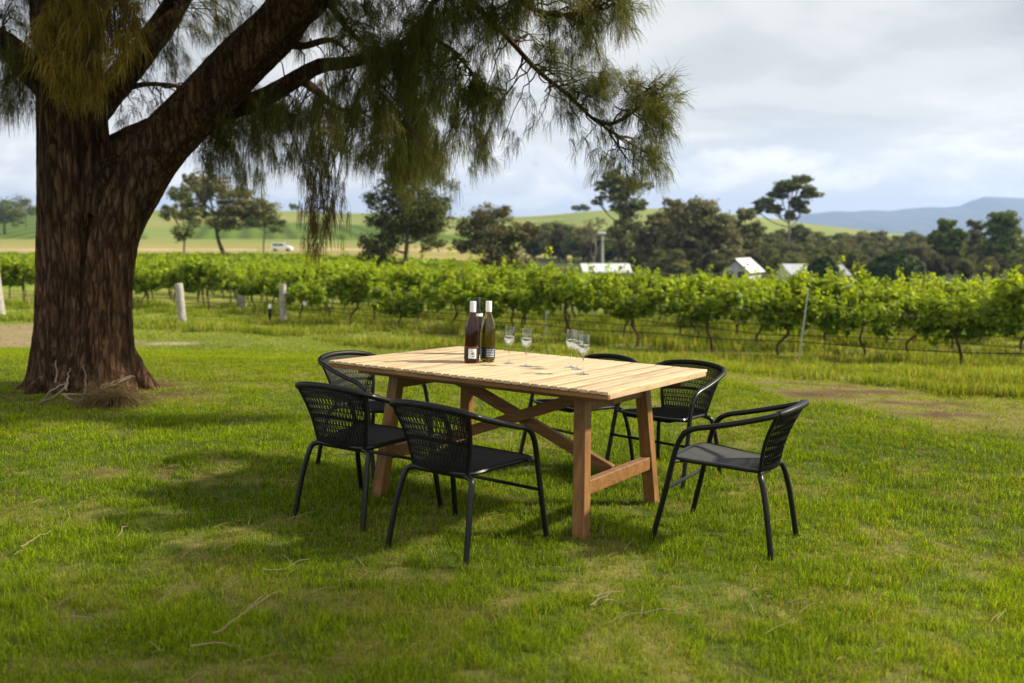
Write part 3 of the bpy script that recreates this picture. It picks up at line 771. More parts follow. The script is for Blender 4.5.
def post(px, py, pytop, w, lean, label, leany=0):
    b = G(px, py); h = (py - pytop) / F * b.y; r = w / 2 / F * b.y; m = MB()
    pts = [Vector((b.x + lean * h * t, b.y + leany * h * t, b.z + (h + .1) * t - .1)) for t in (0, .1, .3, .55, .8, .97, 1)]
    m.tube(pts, [r * 1.05, r * 1.03, r, r * .98, r * .97, r * .95, r * .8], 12, noise=.05); 
    o = m.build('fence_post', M_post); tag(o, label, 'post', 'weathered end posts of the vine rows')
post(183, 323, 283, 8, -.07, 'weathered pale wooden post leaning slightly left, beside the big tree trunk')
post(243, 308, 280, 7.5, -.16, 'pale wooden post leaning left, middle of three posts near the vines')
post(283, 321, 284, 7, .02, 'upright grey wooden post at the end of the front vine row')
post(1, 316, 268, 9, -.08, 'pale wooden post cut by the left edge of the picture')
m = MB(); b = G(270, 322); m.tube([b + Vector((0, 0, -.1)), b + Vector((0, 0, .16)), b + Vector((0, 0, .2))], [.035, .035, .06], 10); m.tube([b + Vector((0, 0, .2)), b + Vector((.01, 0, .38))], [.05, .04], 10)
root = m.build('riser_pipe', M_tube); tag(root, 'short black and white irrigation riser in the long grass near the posts', 'riser')
m = MB(); m.tube([b + Vector((.01, 0, .375)), b + Vector((.012, 0, .46)), b + Vector((.012, 0, .49))], [.045, .042, .02], 10); m.build('cap', M_white, root)
b = G(305, 318); m = MB(); m.box((b.x + .02, b.y - .1, b.z + .46), (.12, .01, .16), Matrix.Rotation(.3, 3, 'Y')); tag(m.build('row_tag', M_lwhite, None, False), 'small white tag hanging below the first vine of the front row', 'tag')

# ------------------------------------------------------------------ background trees
def crown_arrays(blobs, H, n, lsize, cols, seed, flat=1.0):
    r = np.random.default_rng(seed); P = []; Nn = []; S = []; Cc = []
    vol = np.array([b[3] * b[4] for b in blobs]); vol = vol / vol.sum()
    for (dx, dy, dz, rx, rz), vv in zip(blobs, vol):
        m = max(int(n * vv), 30); k = max(7, int(26 * min(1.6, rx / .13)))
        d = r.normal(size=(k, 3)); d /= np.linalg.norm(d, axis=1, keepdims=True); cc = d * r.uniform(.35, .92, (k, 1)) * [rx, rx, rz]
        cr = r.uniform(.14, .36, k)
        i = r.integers(0, k, m); e = r.normal(size=(m, 3)); e /= np.linalg.norm(e, axis=1, keepdims=True)
        p = cc[i] + e * (cr[i] * (r.uniform(.2, 1.15, m) + np.abs(r.normal(0, .3, m))))[:, None] * [rx, rx, rz * .8 * flat]
        P.append((p + [dx, dy, dz]) * H); Nn.append(e + r.normal(0, .6, (m, 3)) + [0, 0, .4]); S.append(lsize * r.uniform(.6, 1.3, m))
        sh = r.uniform(0, 1, k)[i]; Cc.append(lerp3(np.broadcast_to(C_(*cols[0]), (m, 3)), C_(*cols[1]), np.clip(sh * .7 + r.normal(.15, .2, m), 0, 1)))
    return np.concatenate(P), np.concatenate(Nn), np.concatenate(S), np.concatenate(Cc)
def tree(name, label, base, H, blobs, n, lsize, cols, tr=.03, tmat=None, seed=0, trunk=None, cat='tree', group=None, bare=0):
    tmat = tmat or M_barkf; root = empty(name, label, cat, T(base), group); rd = random.Random(seed)
    m = MB()
    top = max(b[2] for b in blobs)
    tp = trunk or [(0, 0, -.02), (rd.uniform(-.01, .01), 0, .2), (rd.uniform(-.03, .03), 0, .45), (blobs[0][0] * .5, 0, .65 * top + .1)]
    tp = [Vector(p) * H for p in tp]; sp = smoothpts(tp, 4); N = len(sp)
    m.tube(sp, [tr * H * (1 - .65 * i / (N - 1)) for i in range(N)], 9, noise=.06)
    for (dx, dy, dz, rx, rz) in blobs:
        c = Vector((dx, dy, dz)) * H; st = min(range(N), key=lambda i: abs(sp[i].z - c.z * .72)); s = sp[st]
        mid = s.lerp(c, .5) + Vector((0, 0, -.03 * H)); r0 = tr * H * .42
        m.tube(smoothpts([s, mid, c], 3), [r0 * (1 - .7 * i / 6) for i in range(7)], 6, noise=.08)
        for k in range(5):
            e = c + Vector((rd.uniform(-1, 1) * rx, rd.uniform(-1, 1) * rx, rd.uniform(-.3, 1) * rz)) * H * .8
            m.tube([mid, c.lerp(e, .5), e], [r0 * .5, r0 * .3, r0 * .1], 5)
    for k in range(bare):
        a = rd.uniform(-1, 1); s = sp[rd.randrange(N // 3, N)]
        m.tube(smoothpts([s, s + Vector((a * .1, rd.uniform(-.1, .1), .12)) * H, s + Vector((a * .2, rd.uniform(-.2, .2), .3)) * H], 3), [tr * H * .3 * (1 - .12 * i) for i in range(7)], 5)
    m.build('trunk', tmat, root)
    co, q, c = leaf_quads(*crown_arrays([(b[0], b[1], b[2], b[3] * 1.12, b[4] * 1.12) for b in blobs], H, int(n * 1.9), lsize * .68, cols, seed)); npmesh('crown', co, q, M_leaf, root, c)
    return root
def tree_at(px, pyb, pyt, d, **kw):                  # trunk foot in view direction px at distance d, top at pyt
    x = (px - 512) / F * d; b = on(x, d); H = CAM[2] + (HOR - pyt) / F * d - b.z
    return tree(base=b, H=H, **kw)
OLV = ((.07, .085, .026), (.25, .265, .095)); DKG = ((.05, .07, .018), (.19, .22, .065)); BRN = ((.085, .088, .034), (.26, .25, .115)); MID = ((.055, .09, .02), (.2, .25, .065))
print('--- trees')
tree_at(787, 280, 174, 150, name='gum_tree', label='tall eucalyptus with forked pale trunk and open umbrella shaped crown beside the gabled house', n=6500, lsize=.5, cols=DKG, tr=.017, tmat=M_pale, seed=3,
    blobs=[(-.02, 0, .86, .13, .075), (.13, .03, .9, .11, .07), (.2, -.04, .79, .12, .065), (-.1, .05, .78, .12, .06), (-.27, 0, .68, .11, .06), (-.17, -.05, .62, .1, .05), (.08, 0, .68, .1, .06), (.02, .05, .55, .07, .05), (.14, 0, .6, .08, .05), (-.36, .02, .6, .07, .05), (.12, 0, .36, .12, .08)],
    trunk=[(.0, 0, -.02), (.01, 0, .2), (0, 0, .42), (-.01, 0, .62), (.03, 0, .8)])
tree_at(618, 280, 166, 128, name='gum_tree', label='tall thin eucalyptus with sparse crown behind the long white shed', n=4200, lsize=.42, cols=OLV, tr=.016, tmat=M_barkf, seed=5,
    blobs=[(-.03, 0, .88, .14, .1), (.08, 0, .82, .13, .09), (-.11, 0, .79, .12, .08), (.0, .04, .7, .14, .09), (-.2, 0, .66, .06, .04), (.18, 0, .62, .1, .06), (.05, 0, .6, .13, .08), (.1, 0, .45, .12, .09), (-.02, 0, .38, .1, .08), (.28, 0, .8, .06, .04), (.08, 0, .25, .09, .07)])
tree_at(594, 275, 214, 122, name='bare_tree', label='small pale branched tree with almost no leaves left of the utility pole', n=260, lsize=.25, cols=BRN, tr=.016, tmat=M_pale, seed=8, bare=10, blobs=[(-.1, 0, .8, .12, .12), (.1, 0, .85, .12, .1), (-.25, 0, .72, .1, .1)])
tree_at(700, 280, 195, 118, name='gum_tree', label='broad brownish eucalyptus with ragged top in the middle of the tree belt', n=9000, lsize=.42, cols=BRN, tr=.022, seed=11,
    blobs=[(0, 0, .82, .22, .15), (-.28, 0, .78, .18, .16), (.22, 0, .62, .2, .17), (-.1, 0, .5, .3, .2), (.3, 0, .4, .2, .2), (-.35, 0, .45, .2, .22), (.1, 0, .25, .3, .18), (-.3, 0, .2, .25, .15), (-.42, 0, .9, .07, .05), (.35, 0, .2, .2, .15)])
tree_at(658, 280, 205, 125, name='gum_tree', label='brown olive tree between the tall thin eucalyptus and the broad brownish one', n=5000, lsize=.4, cols=BRN, tr=.02, seed=12,
    blobs=[(0, 0, .78, .2, .14), (.22, 0, .6, .18, .16), (-.22, 0, .5, .18, .18), (0, 0, .35, .28, .2)])
tree_at(743, 280, 204, 132, name='gum_tree', label='ragged olive tree just left of the umbrella shaped eucalyptus', n=4200, lsize=.42, cols=OLV, tr=.02, seed=13,
    blobs=[(0, 0, .85, .14, .1), (-.14, 0, .68, .14, .12), (.12, 0, .62, .16, .12), (0, 0, .42, .25, .2)])
tree_at(407, 285, 140, 62, name='she_oak', label='upright conical she-oak standing in the vineyard behind the hanging branches', n=9000, lsize=.2, cols=((.028, .042, .012), (.15, .155, .045)), tr=.02, seed=21,
    blobs=[(0, 0, .82, .2, .16), (-.1, 0, .6, .2, .2), (.12, 0, .6, .2, .2), (-.16, 0, .38, .16, .16), (.14, 0, .42, .16, .14), (-.22, 0, .28, .11, .11), (.02, .1, .5, .22, .2)])
tree_at(492, 278, 202, 82, name='bushy_tree', label='round brownish green tree growing among the vines left of the dark tree belt', n=6500, lsize=.24, cols=((.045, .05, .018), (.19, .17, .07)), tr=.03, seed=22,
    blobs=[(.02, 0, .8, .26, .2), (-.25, 0, .66, .2, .16), (.3, 0, .6, .24, .15), (0, 0, .5, .38, .22), (.15, 0, .27, .3, .2), (-.35, 0, .45, .15, .1), (.45, 0, .68, .15, .08)])
tree_at(228, 270, 168, 92, name='gum_tree', label='wide sparse gum with dark forked trunk behind the hanging branches', n=5600, lsize=.27, cols=BRN, tr=.03, tmat=M_vinet, seed=23,
    blobs=[(-.15, 0, .82, .2, .14), (.1, 0, .66, .2, .14), (-.3, 0, .62, .16, .14), (.35, 0, .6, .18, .12), (-.02, 0, .5, .2, .12), (-.35, 0, .88, .08, .08)],
    trunk=[(0, 0, -.02), (-.02, 0, .12), (-.08, 0, .3), (-.12, 0, .55)])
tree_at(185, 272, 180, 84, name='gum_tree', label='slender sparse sapling between the big trunk and the wide sparse gum', n=2200, lsize=.22, cols=OLV, tr=.014, seed=24,
    blobs=[(0, 0, .85, .14, .1), (-.12, 0, .65, .12, .1), (.12, 0, .6, .12, .1), (0, 0, .42, .12, .1)])
tree_at(265, 252, 198, 150, name='gum_tree', label='small neat green tree left of the white van', n=2600, lsize=.36, cols=MID, tr=.016, seed=25,
    blobs=[(0, 0, .72, .26, .18), (.18, 0, .55, .2, .14), (-.18, 0, .6, .2, .14)])
tree_at(422, 262, 196, 150, name='gum_tree', label='small yellow green tree right of the conical she-oak', n=2600, lsize=.36, cols=MID, tr=.018, seed=26,
    blobs=[(0, 0, .7, .22, .18), (.15, 0, .5, .18, .16), (-.15, 0, .5, .18, .16)])
tree_at(8, 240, 191, 330, name='round_tree', label='round dark tree on the skyline at the left edge', n=2600, lsize=.8, cols=DKG, tr=.03, seed=27, blobs=[(0, 0, .6, .42, .32), (.2, 0, .45, .3, .25), (-.3, 0, .45, .3, .25)])
tree_at(30, 240, 197, 380, name='gum_tree', label='thin wispy tree on the left skyline beside the big trunk', n=700, lsize=.7, cols=OLV, tr=.02, seed=28, bare=6, blobs=[(0, 0, .8, .2, .15), (.2, 0, .55, .2, .15)])
tree_at(943, 280, 217, 128, name='gum_tree', label='dense green gum with pale trunk, left one of the pair at the right', n=6500, lsize=.4, cols=MID, tr=.014, tmat=M_pale, seed=31,
    blobs=[(0, 0, .85, .16, .13), (.16, 0, .66, .18, .15), (-.16, 0, .62, .18, .13), (.02, 0, .48, .24, .14), (.2, 0, .4, .16, .12)])
tree_at(973, 280, 218, 134, name='gum_tree', label='slim brownish gum with sparse top between the two dense green gums', n=3200, lsize=.4, cols=BRN, tr=.012, tmat=M_pale, seed=32,
    blobs=[(-.12, 0, .9, .08, .06), (.06, 0, .84, .1, .08), (0, 0, .6, .16, .16), (.02, 0, .4, .2, .14)])
tree_at(1000, 282, 211, 124, name='gum_tree', label='tallest dense dark green gum near the right edge of the picture', n=8200, lsize=.4, cols=MID, tr=.016, seed=33,
    blobs=[(0, 0, .86, .2, .13), (-.12, 0, .68, .18, .14), (.12, 0, .62, .2, .16), (-.08, 0, .44, .22, .16), (.12, 0, .34, .24, .16), (0, 0, .2, .26, .14)])
def dome(px, pyt, wpx, d, label, seed):
    x = (px - 512) / F * d; b = on(x, d); H = CAM[2] + (HOR - pyt) / F * d - b.z; rw = wpx / F * d / 2 / H
    root = empty('round_shrub', label, 'shrub', T(b)); r = np.random.default_rng(seed); n = 6000
    e = r.normal(size=(n, 3)); e[:, 2] = np.abs(e[:, 2]); e /= np.linalg.norm(e, axis=1, keepdims=True)
    lump = 1 + .06 * np.sin(e[:, 0] * 9) * np.sin(e[:, 1] * 8 + 1) + .05 * np.sin(e[:, 2] * 13)
    P = e * [rw * H, rw * H, H] * (r.uniform(.78, 1.0, n) * lump)[:, None]
    c = lerp3(np.broadcast_to(C_(.02, .036, .01), (n, 3)), C_(.05, .085, .022), r.random(n))
    co, q, c = leaf_quads(P, e + r.normal(0, .4, (n, 3)), r.uniform(.25, .45, n), c); npmesh('foliage', co, q, M_leaf, root, c)
    m = MB(); m.tube([(0, 0, -.1), (0, 0, H * .7)], [.18, .08], 8); m.build('trunk', M_barkf, root)
dome(893, 253, 68, 88, 'large smooth dome shaped dark green shrub in front of the tree belt', 41)
dome(822, 257, 34, 90, 'small dome shaped dark shrub between the white roofs', 42)
# belt of bushland: individual trees
belt = []
for k, (cols, hh) in enumerate([(BRN, 1), (OLV, 1), (DKG, 1), (BRN, 1), (OLV, 1), (((.03, .034, .014), (.1, .09, .045)), 1)]):
    rd = random.Random(60 + k); bl = [(rd.uniform(-.1, .1), rd.uniform(-.1, .1), .8, .2, .16)] + [(rd.uniform(-.28, .28), rd.uniform(-.25, .25), rd.uniform(.25, .72), rd.uniform(.16, .26), rd.uniform(.14, .22)) for _ in range(6)]
    t = tree('bushland_tree', 'olive brown tree in the dense bushland belt behind the sheds', Vector((0, 0, 0)), 1.0, bl, 2600, .058, cols, .02, None, 60 + k, group='trees of the bushland belt'); belt.append(t)
usedb = [False] * 6; cnt = 0
BT = [(520, 228), (560, 221), (600, 226), (700, 230), (740, 226), (830, 231), (880, 232), (960, 234), (1060, 232)]
BX = [b[0] for b in BT]; BY = [b[1] for b in BT]
for layer, d in enumerate((196, 182, 168, 155, 142, 126, 112, 101)):
    pxx = (534, 534, 560, 640, 660, 680, 640, 780)[layer]
    while pxx < 1090:
        x = (pxx - 512) / F * d; b = on(x, d + random.uniform(-4, 4)); pyt = np.interp(pxx, BX, BY) + random.uniform(-4, 4) + layer * 3.6
        H = CAM[2] + (HOR - pyt) / F * d - b.z; k = random.randrange(6)
        if usedb[k]: o = copy_tree(belt[k])
        else: o = belt[k]; usedb[k] = True
        o.matrix_world = T(b) @ RZ(random.uniform(0, 6.28)) @ Matrix.Diagonal((H * 1.05, H * 1.05, H, 1)); cnt += 1
        pxx += random.uniform(9, 17)
print('belt', cnt)
far_l = []
for k, (px, d, pyt) in enumerate([(295, 556, 207), (575, 556, 208), (583, 556, 207), (327, 556, 208), (690, 530, 211), (150, 540, 206), (440, 520, 210)]):
    x = (px - 512) / F * d; b = on(x, d); H = max(4.5, CAM[2] + (HOR - pyt) / F * d - b.z)
    o = tree('hill_tree', 'tiny dark tree on the far hill crest', b, H, [(0, 0, .6, .5, .35), (.4, 0, .45, .4, .28)], 500, 1.0, DKG, .04, None, 80 + k, group='tiny trees on the far hill')

# ------------------------------------------------------------------ sheds, van, pole
M_roof = simple('white_corrugated_roof', (.55, .57, .59), .4, nscale=2, var=.08)
M_wall = simple('pale_weatherboard', (.42, .43, .42), .7, nscale=2, var=.12)
M_dark = simple('dark_window_glass', (.03, .035, .04), .15)  # near-black glossy glass for windows and windscreen
M_rub = simple('tyre_rubber', (.015, .015, .015), .8)
def shed(px0, px1, py_eave, py_ridge, d, depth, name, label, gable_front=False, yaw=0, wallh=2.6, ridge_px=None):
    x0, x1 = (px0 - 512) / F * d, (px1 - 512) / F * d; w = x1 - x0; cx = (x0 + x1) / 2
    gz0 = min(tz(cx, d), tz(cx, d + depth)); ze = CAM[2] + (HOR - py_eave) / F * d - gz0; zr = CAM[2] + (HOR - py_ridge) / F * d - gz0
    root = empty(name, label, 'building', T((cx, d + depth / 2, gz0)) @ RZ(yaw))
    m = MB(); hw, hd = w / 2 * .96, depth / 2 * .96
    if gable_front:
        v = []; 
        for yy in (-hd, hd): v += [(-hw, yy, -.3), (hw, yy, -.3), (hw, yy, ze), (0, yy, zr - .05), (-hw, yy, ze)]
        f = [(4, 3, 2, 1, 0), (5, 6, 7, 8, 9)] + [(i, (i + 1) % 5, 5 + (i + 1) % 5, 5 + i) for i in range(5)]
        m.add(v, f); m.build('wall', M_wall, root, False)
        for sx in (-1, 1):
            m = MB(); nn = 40
            a = Vector((sx * (hw + .35), 0, ze - .35 * (zr - ze) / hw + .1)); b = Vector((0, 0, zr + .1)); 
            vv = []; 
            for k in range(nn + 1):
                y = -hd - .3 + (2 * hd + .6) * k / nn; up = .025 * (k % 2)
                vv += [(a.x, y, a.z + up), (b.x, y, b.z + up), (a.x, y, a.z - .06), (b.x, y, b.z - .06)]
            ff = []
            for k in range(nn): o_ = k * 4; ff += [(o_, o_ + 1, o_ + 5, o_ + 4), (o_ + 2, o_ + 6, o_ + 7, o_ + 3), (o_, o_ + 4, o_ + 6, o_ + 2), (o_ + 1, o_ + 3, o_ + 7, o_ + 5)]
            m.add(vv, ff); m.build('roof', M_roof, root, False)
    else:
        v = []
        for xx in (-hw, hw): v += [(xx, -hd, -.3), (xx, hd, -.3), (xx, hd, ze), (xx, 0, zr - .05), (xx, -hd, ze)]
        f = [(0, 1, 2, 3, 4), (9, 8, 7, 6, 5)] + [(i, 5 + i, 5 + (i + 1) % 5, (i + 1) % 5) for i in range(5)]
        m.add(v, f); m.build('wall', M_wall, root, False)
        for sy in (-1, 1):
            m = MB(); nn = 60; vv = []; ff = []
            for k in range(nn + 1):
                x = -hw - .3 + (2 * hw + .6) * k / nn; up = .025 * (k % 2)
                vv += [(x, sy * (hd + .4), ze - .1 + up), (x, 0, zr + .1 + up), (x, sy * (hd + .4), ze - .18), (x, 0, zr + .02)]
            for k in range(nn): o_ = k * 4; ff += [(o_, o_ + 1, o_ + 5, o_ + 4), (o_ + 2, o_ + 6, o_ + 7, o_ + 3), (o_, o_ + 4, o_ + 6, o_ + 2), (o_ + 1, o_ + 3, o_ + 7, o_ + 5)]
            m.add(vv, ff); m.build('roof', M_roof, root, False)
    for k in (-1, 1):
        m = MB(); m.box((k * hw * .45, -hd - .02, ze * .55), (min(1.6, hw * .5), .06, 1.1)); wi = m.build('window', M_dark, root, False)
    return root
shed(584, 630, 271, 265, 92, 5, 'long_shed', 'long low white roofed shed behind the vines near the utility pole')
shed(736, 762, 270.5, 259.5, 92, 5.5, 'gabled_house', 'white roofed house with pale gable end facing left of the tall umbrella gum', True, yaw=-.5)
shed(792, 815, 273, 265.5, 92, 6, 'white_shed', 'small white roofed shed right of the gabled house')
shed(834, 848, 274, 266.5, 92, 5, 'white_shed', 'smallest white shed, just left of the large dome shaped shrub')
b = on((602 - 512) / F * 112, 112); hp = CAM[2] + (HOR - 236) / F * 112 - b.z
up = empty('utility_pole', 'pale utility pole with a light head standing behind the long white shed', 'pole', T(b))
m = MB(); m.tube([(0, 0, -.2), (0, 0, hp)], [.17, .12], 10); m.build('pole', simple('pale_concrete', (.38, .42, .38), .8), up)
m = MB(); m.beam((-.9, 0, hp - .4), (.9, 0, hp - .4), .1, .1); m.build('crossarm', M_post, up, False)
m = MB(); m.box((-.1, 0, hp + .35), (.9, .35, .3), None, .05); m.build('lamp_head', M_white, up, False)
# van
dv = 222; bx_ = (283 - 512) / F * dv; van = empty('parked_van', 'small white van on the far track beyond the vineyard', 'van', T(on(bx_, dv)) @ Matrix.Scale(1, 4))
prof = [(-2.35, .35), (-2.4, .9), (-2.3, 1.75), (-2.1, 1.95), (.6, 1.95), (1.35, 1.25), (2.2, 1.02), (2.4, .8), (2.42, .35)]
v = [(x, yy * (.86 if z > 1.4 else .95), z) for yy in (-1, 1) for x, z in prof]; k = len(prof)
m = MB(); m.add(v, [tuple(range(k)), tuple(range(2 * k - 1, k - 1, -1))] + [(i, k + i, k + (i + 1) % k, (i + 1) % k) for i in range(k)]); m.build('body', M_white, van, False)
for s in (-1, 1):
    for x0, x1 in ((-1.9, -.75), (-.65, .55)):
        m = MB(); m.box(((x0 + x1) / 2, s * .9, 1.5), (x1 - x0, .14, .45)); m.build('window', M_dark, van, False)
    for x in (-1.5, 1.5):
        m = MB(); m.tube([(x, s * .72, .33), (x, s * .99, .33)], .34, 16); wh = m.build('wheel', M_rub, van)
m = MB(); m.beam((.72, 0, 1.86), (1.3, 0, 1.32), 1.5, .05); m.build('windscreen', M_dark, van, False)

# ------------------------------------------------------------------ mountains
MX = [(-2600, 232), (600, 234), (720, 228), (780, 219), (808, 214), (832, 211.5), (850, 212), (868, 210.5), (885, 211.5), (905, 209), (925, 207.5), (940, 208), (955, 206.5), (965, 202), (980, 197.2), (1000, 198), (1024, 199), (1100, 200), (1250, 204), (1500, 212), (3500, 225)]
mpx = np.arange(560, 1700, 3.0); rows_ = 26; D0, D1 = 3300, 5200
co = []
for j in range(rows_ + 8):
    t = j / rows_
    for px in mpx:
        d = D0 + (D1 - D0) * t; ph = CAM[2] + (HOR - np.interp(px, [a for a, _ in MX], [b for _, b in MX])) / F * D1
        tt = t if t <= 1 else max(0, 1 - (t - 1) * 2.2)
        x = (px - 512) / F * D1 * (.9 + .1 * t)
        z = -30 + (ph + 30) * tt ** 1.4 + 5 * math.sin(px * .11 + t * 5) * math.sin(math.pi * min(t, 1)) + 3 * math.sin(px * .37 + t * 11) * math.sin(math.pi * min(t, 1))
        co.append((x, d, z))
co = np.array(co); nx_ = len(mpx); I, J = np.meshgrid(np.arange(nx_ - 1), np.arange(rows_ + 7)); q = np.stack([J * nx_ + I, J * nx_ + I + 1, (J + 1) * nx_ + I + 1, (J + 1) * nx_ + I], -1).reshape(-1, 4)
o = npmesh('mountains', co, q, simple('forested_range', (.035, .05, .028), .95, nscale=.004, var=.3), None, None, True); tag(o, 'long forested mountain range fading blue at the right', kind='structure')
# ------------------------------------------------------------------ big she-oak at the left
TB = G(82, 388); DT = TB.y
TREE = empty('she_oak', 'huge old she-oak with rough brown bark and drooping needle foliage leaning over the lawn', 'tree', T(TB))
print('oak', TB)
inv = Matrix.Translation(-TB)
def pw(px, py, dd=0): return inv @ W(px, py, DT + dd)
# trunk: fluted column that flares into roots
def fluted(pts, radii, n, depth, seed, root=None, flare=0):
    pts = [Vector(p) for p in pts]; r = random.Random(seed); ph = [r.uniform(0, 6.28) for _ in range(5)]
    sp = smoothpts(pts, 12); m = len(sp); k0 = len(pts) - 1; vs = []
    rs = [np.interp(i / 12, range(len(radii)), radii) for i in range(m)]
    u = (sp[1] - sp[0]).normalized().orthogonal().normalized()
    for i, p in enumerate(sp):
        t = (sp[min(i + 1, m - 1)] - sp[max(i - 1, 0)]).normalized(); u = (u - t * u.dot(t)).normalized(); w = t.cross(u)
        z = p.z
        for k in range(n):
            a = 2 * math.pi * k / n
            fl = depth * (math.sin(a * 5 + ph[0] + z * .35) * .5 + math.sin(a * 3 + ph[1] - z * .5) * .45 + math.sin(a * 9 + ph[2] + z * .8) * .3)
            fl += .022 * math.sin(a * 23 + ph[3] + math.sin(z * 2.3 + a * 3) * 1.2) + .014 * math.sin(a * 37 + z * 7 + ph[4]) + r.uniform(-.006, .006) / max(rs[i], .05) * .3
            rr = rs[i] * (1 + fl)
            if flare and z < .9: rr *= 1 + flare * (1 - z / .9) ** 2.4 * (.55 + .6 * max(0, math.sin(a * 4 + ph[0])))
            vs.append(p + (u * math.cos(a) + w * math.sin(a)) * rr)
    fs = [(i * n + k, i * n + (k + 1) % n, (i + 1) * n + (k + 1) % n, (i + 1) * n + k) for i in range(m - 1) for k in range(n)]
    fs.append(tuple(range(n - 1, -1, -1))); fs.append(tuple((m - 1) * n + k for k in range(n)))
    return vs, fs
tr = MB()
P1 = [Vector((-.08, .03, -.25)), pw(75, 350), pw(74, 290), pw(74, 230), pw(73, 170), pw(71, 110), pw(65, 50, .05), pw(57, 0, .1), pw(50, -90, .2), pw(62, -200, .3)]
vs, fs = fluted(P1, [.345, .315, .295, .285, .28, .27, .25, .225, .19, .13], 96, .13, 5, flare=.42); tr.add(vs, fs)
P2 = [Vector((.23, -.14, -.25)), pw(104, 350, -.12), pw(106, 290, -.1), pw(113, 235, -.08), pw(133, 190, 0), pw(160, 146, 0), pw(202, 103, -.1), pw(243, 60, -.2), pw(281, 22, -.3), pw(302, -20, -.4)]
vs, fs = fluted(P2, [.25, .225, .21, .21, .225, .23, .225, .215, .2, .16], 84, .12, 9, flare=.25); tr.add(vs, fs)
for a, r0, ln in ((3.3, .28, .45), (3.9, .28, .36), (4.5, .22, .3), (5.15, .28, .35), (5.8, .34, .34), (.1, .38, .3), (1.2, .3, .5), (2.3, .3, .5)):
    c0 = Vector((.08, -.03, 0)); dv = Vector((math.cos(a), math.sin(a), 0))
    tr.tube(smoothpts([c0 + dv * r0 * .45 + Vector((0, 0, .62)), c0 + dv * (r0 + .02) + Vector((0, 0, .2)), c0 + dv * (r0 + ln * .55) + Vector((0, 0, .03)), c0 + dv * (r0 + ln) + Vector((0, 0, -.08))], 4), [.13, .125, .12, .11, .105, .095, .085, .075, .065, .055, .045, .04, .03], 12, noise=.1)
tr.tube([pw(96, 215, -.02), pw(105, 185, .0), pw(114, 170, .05), pw(122, 158, .08)], [.2, .17, .13, .08], 14, noise=.08)
tr.build('trunk', M_bark, TREE)
limbs = MB(); SK = []                                # SK: points that twigs may start from
def limb(pts, radii, n=14, keep=True, parts=6):
    pts = [Vector(p) for p in pts]; sp = smoothpts(pts, parts); rs = [float(np.interp(i / parts, range(len(radii)), radii)) for i in range(len(sp))]
    limbs.tube(sp, rs, n, noise=.05)
    if keep: SK.extend([(p, r) for p, r in zip(sp[2:], rs[2:])])
limb([pw(285, 18, -.3), pw(318, -12, -.5), pw(352, -45, -.8), pw(400, -70, -1.2), pw(470, -80, -1.6), pw(560, -60, -1.9)], [.19, .17, .14, .11, .07, .03])
limb([pw(278, 28, -.28), pw(300, 4, -.2), pw(318, -30, 0), pw(350, -90, .3), pw(400, -170, .5)], [.16, .14, .12, .09, .05])
limb([pw(92, 168, .1), pw(125, 143, .25), pw(165, 126, .35), pw(215, 114, .3), pw(262, 98, .2), pw(298, 78, .1), pw(320, 66, 0), pw(352, 62, -.2), pw(385, 52, -.4), pw(416, 34, -.6), pw(436, -4, -.8)], [.13, .125, .115, .1, .085, .075, .065, .052, .042, .03, .02])
limb([pw(300, 78, .1), pw(318, 92, .2), pw(338, 108, .3), pw(362, 112, .3)], [.05, .036, .025, .012])
limb([pw(80, 130, .1), pw(110, 92, .3), pw(140, 55, .5), pw(166, 20, .7), pw(190, -20, .8), pw(230, -80, 1.0)], [.15, .14, .13, .12, .11, .07])
limb([pw(60, 100, 0), pw(38, 78, -.1), pw(14, 52, -.2), pw(-20, 32, -.3), pw(-90, 5, -.5), pw(-180, -60, -.8)], [.13, .125, .12, .11, .09, .05])
limb([pw(120, 90, .3), pw(150, 84, .5), pw(190, 88, .6), pw(222, 96, .6)], [.03, .022, .018, .01], 8)
limb([pw(268, 36, -.25), pw(300, 46, -.1), pw(330, 40, 0), pw(350, 52, .1)], [.045, .035, .025, .012], 8)
limb([pw(410, -60, -1.2), pw(450, -20, -1.1), pw(485, 15, -1.1), pw(509, 39, -1.1), pw(537, 70, -1.1), pw(568, 95, -1.1), pw(592, 118, -1.1), pw(606, 128, -1.1), pw(622, 152, -1.1), pw(640, 172, -1.1)], [.042, .034, .026, .021, .018, .015, .013, .01, .007, .003], 9)
limb([pw(592, 118, -1.1), pw(612, 124, -1.15), pw(632, 113, -1.2), pw(648, 100, -1.2), pw(656, 84, -1.2)], [.014, .012, .011, .008, .004], 7)
limb([pw(606, 128, -1.1), pw(625, 140, -1.0), pw(645, 152, -.9), pw(664, 160, -.9)], [.011, .009, .006, .003], 7)
limb([pw(470, -60, -1.5), pw(520, 0, -1.5), pw(556, 14, -1.5), pw(590, 10, -1.6), pw(625, -8, -1.6)], [.03, .022, .016, .012, .005], 7)
limb([pw(385, 52, -.4), pw(400, 70, -.3), pw(412, 95, -.2), pw(418, 130, -.2)], [.03, .02, .013, .006], 7)
limb([pw(416, 34, -.6), pw(445, 45, -.8), pw(470, 70, -.9), pw(490, 100, -.9)], [.022, .016, .011, .005], 7)
limb([pw(318, -12, -.5), pw(345, 25, -.6), pw(370, 55, -.7), pw(380, 100, -.8)], [.04, .025, .016, .008], 7)
limb([pw(352, -45, -.8), pw(440, -120, -1.6), pw(540, -190, -2.6), pw(680, -210, -3.6), pw(830, -190, -4.4)], [.12, .1, .08, .055, .02])
limb([pw(57, -20, .1), pw(20, -90, -.8), pw(-20, -170, -1.8), pw(0, -260, -2.8)], [.14, .12, .09, .04])
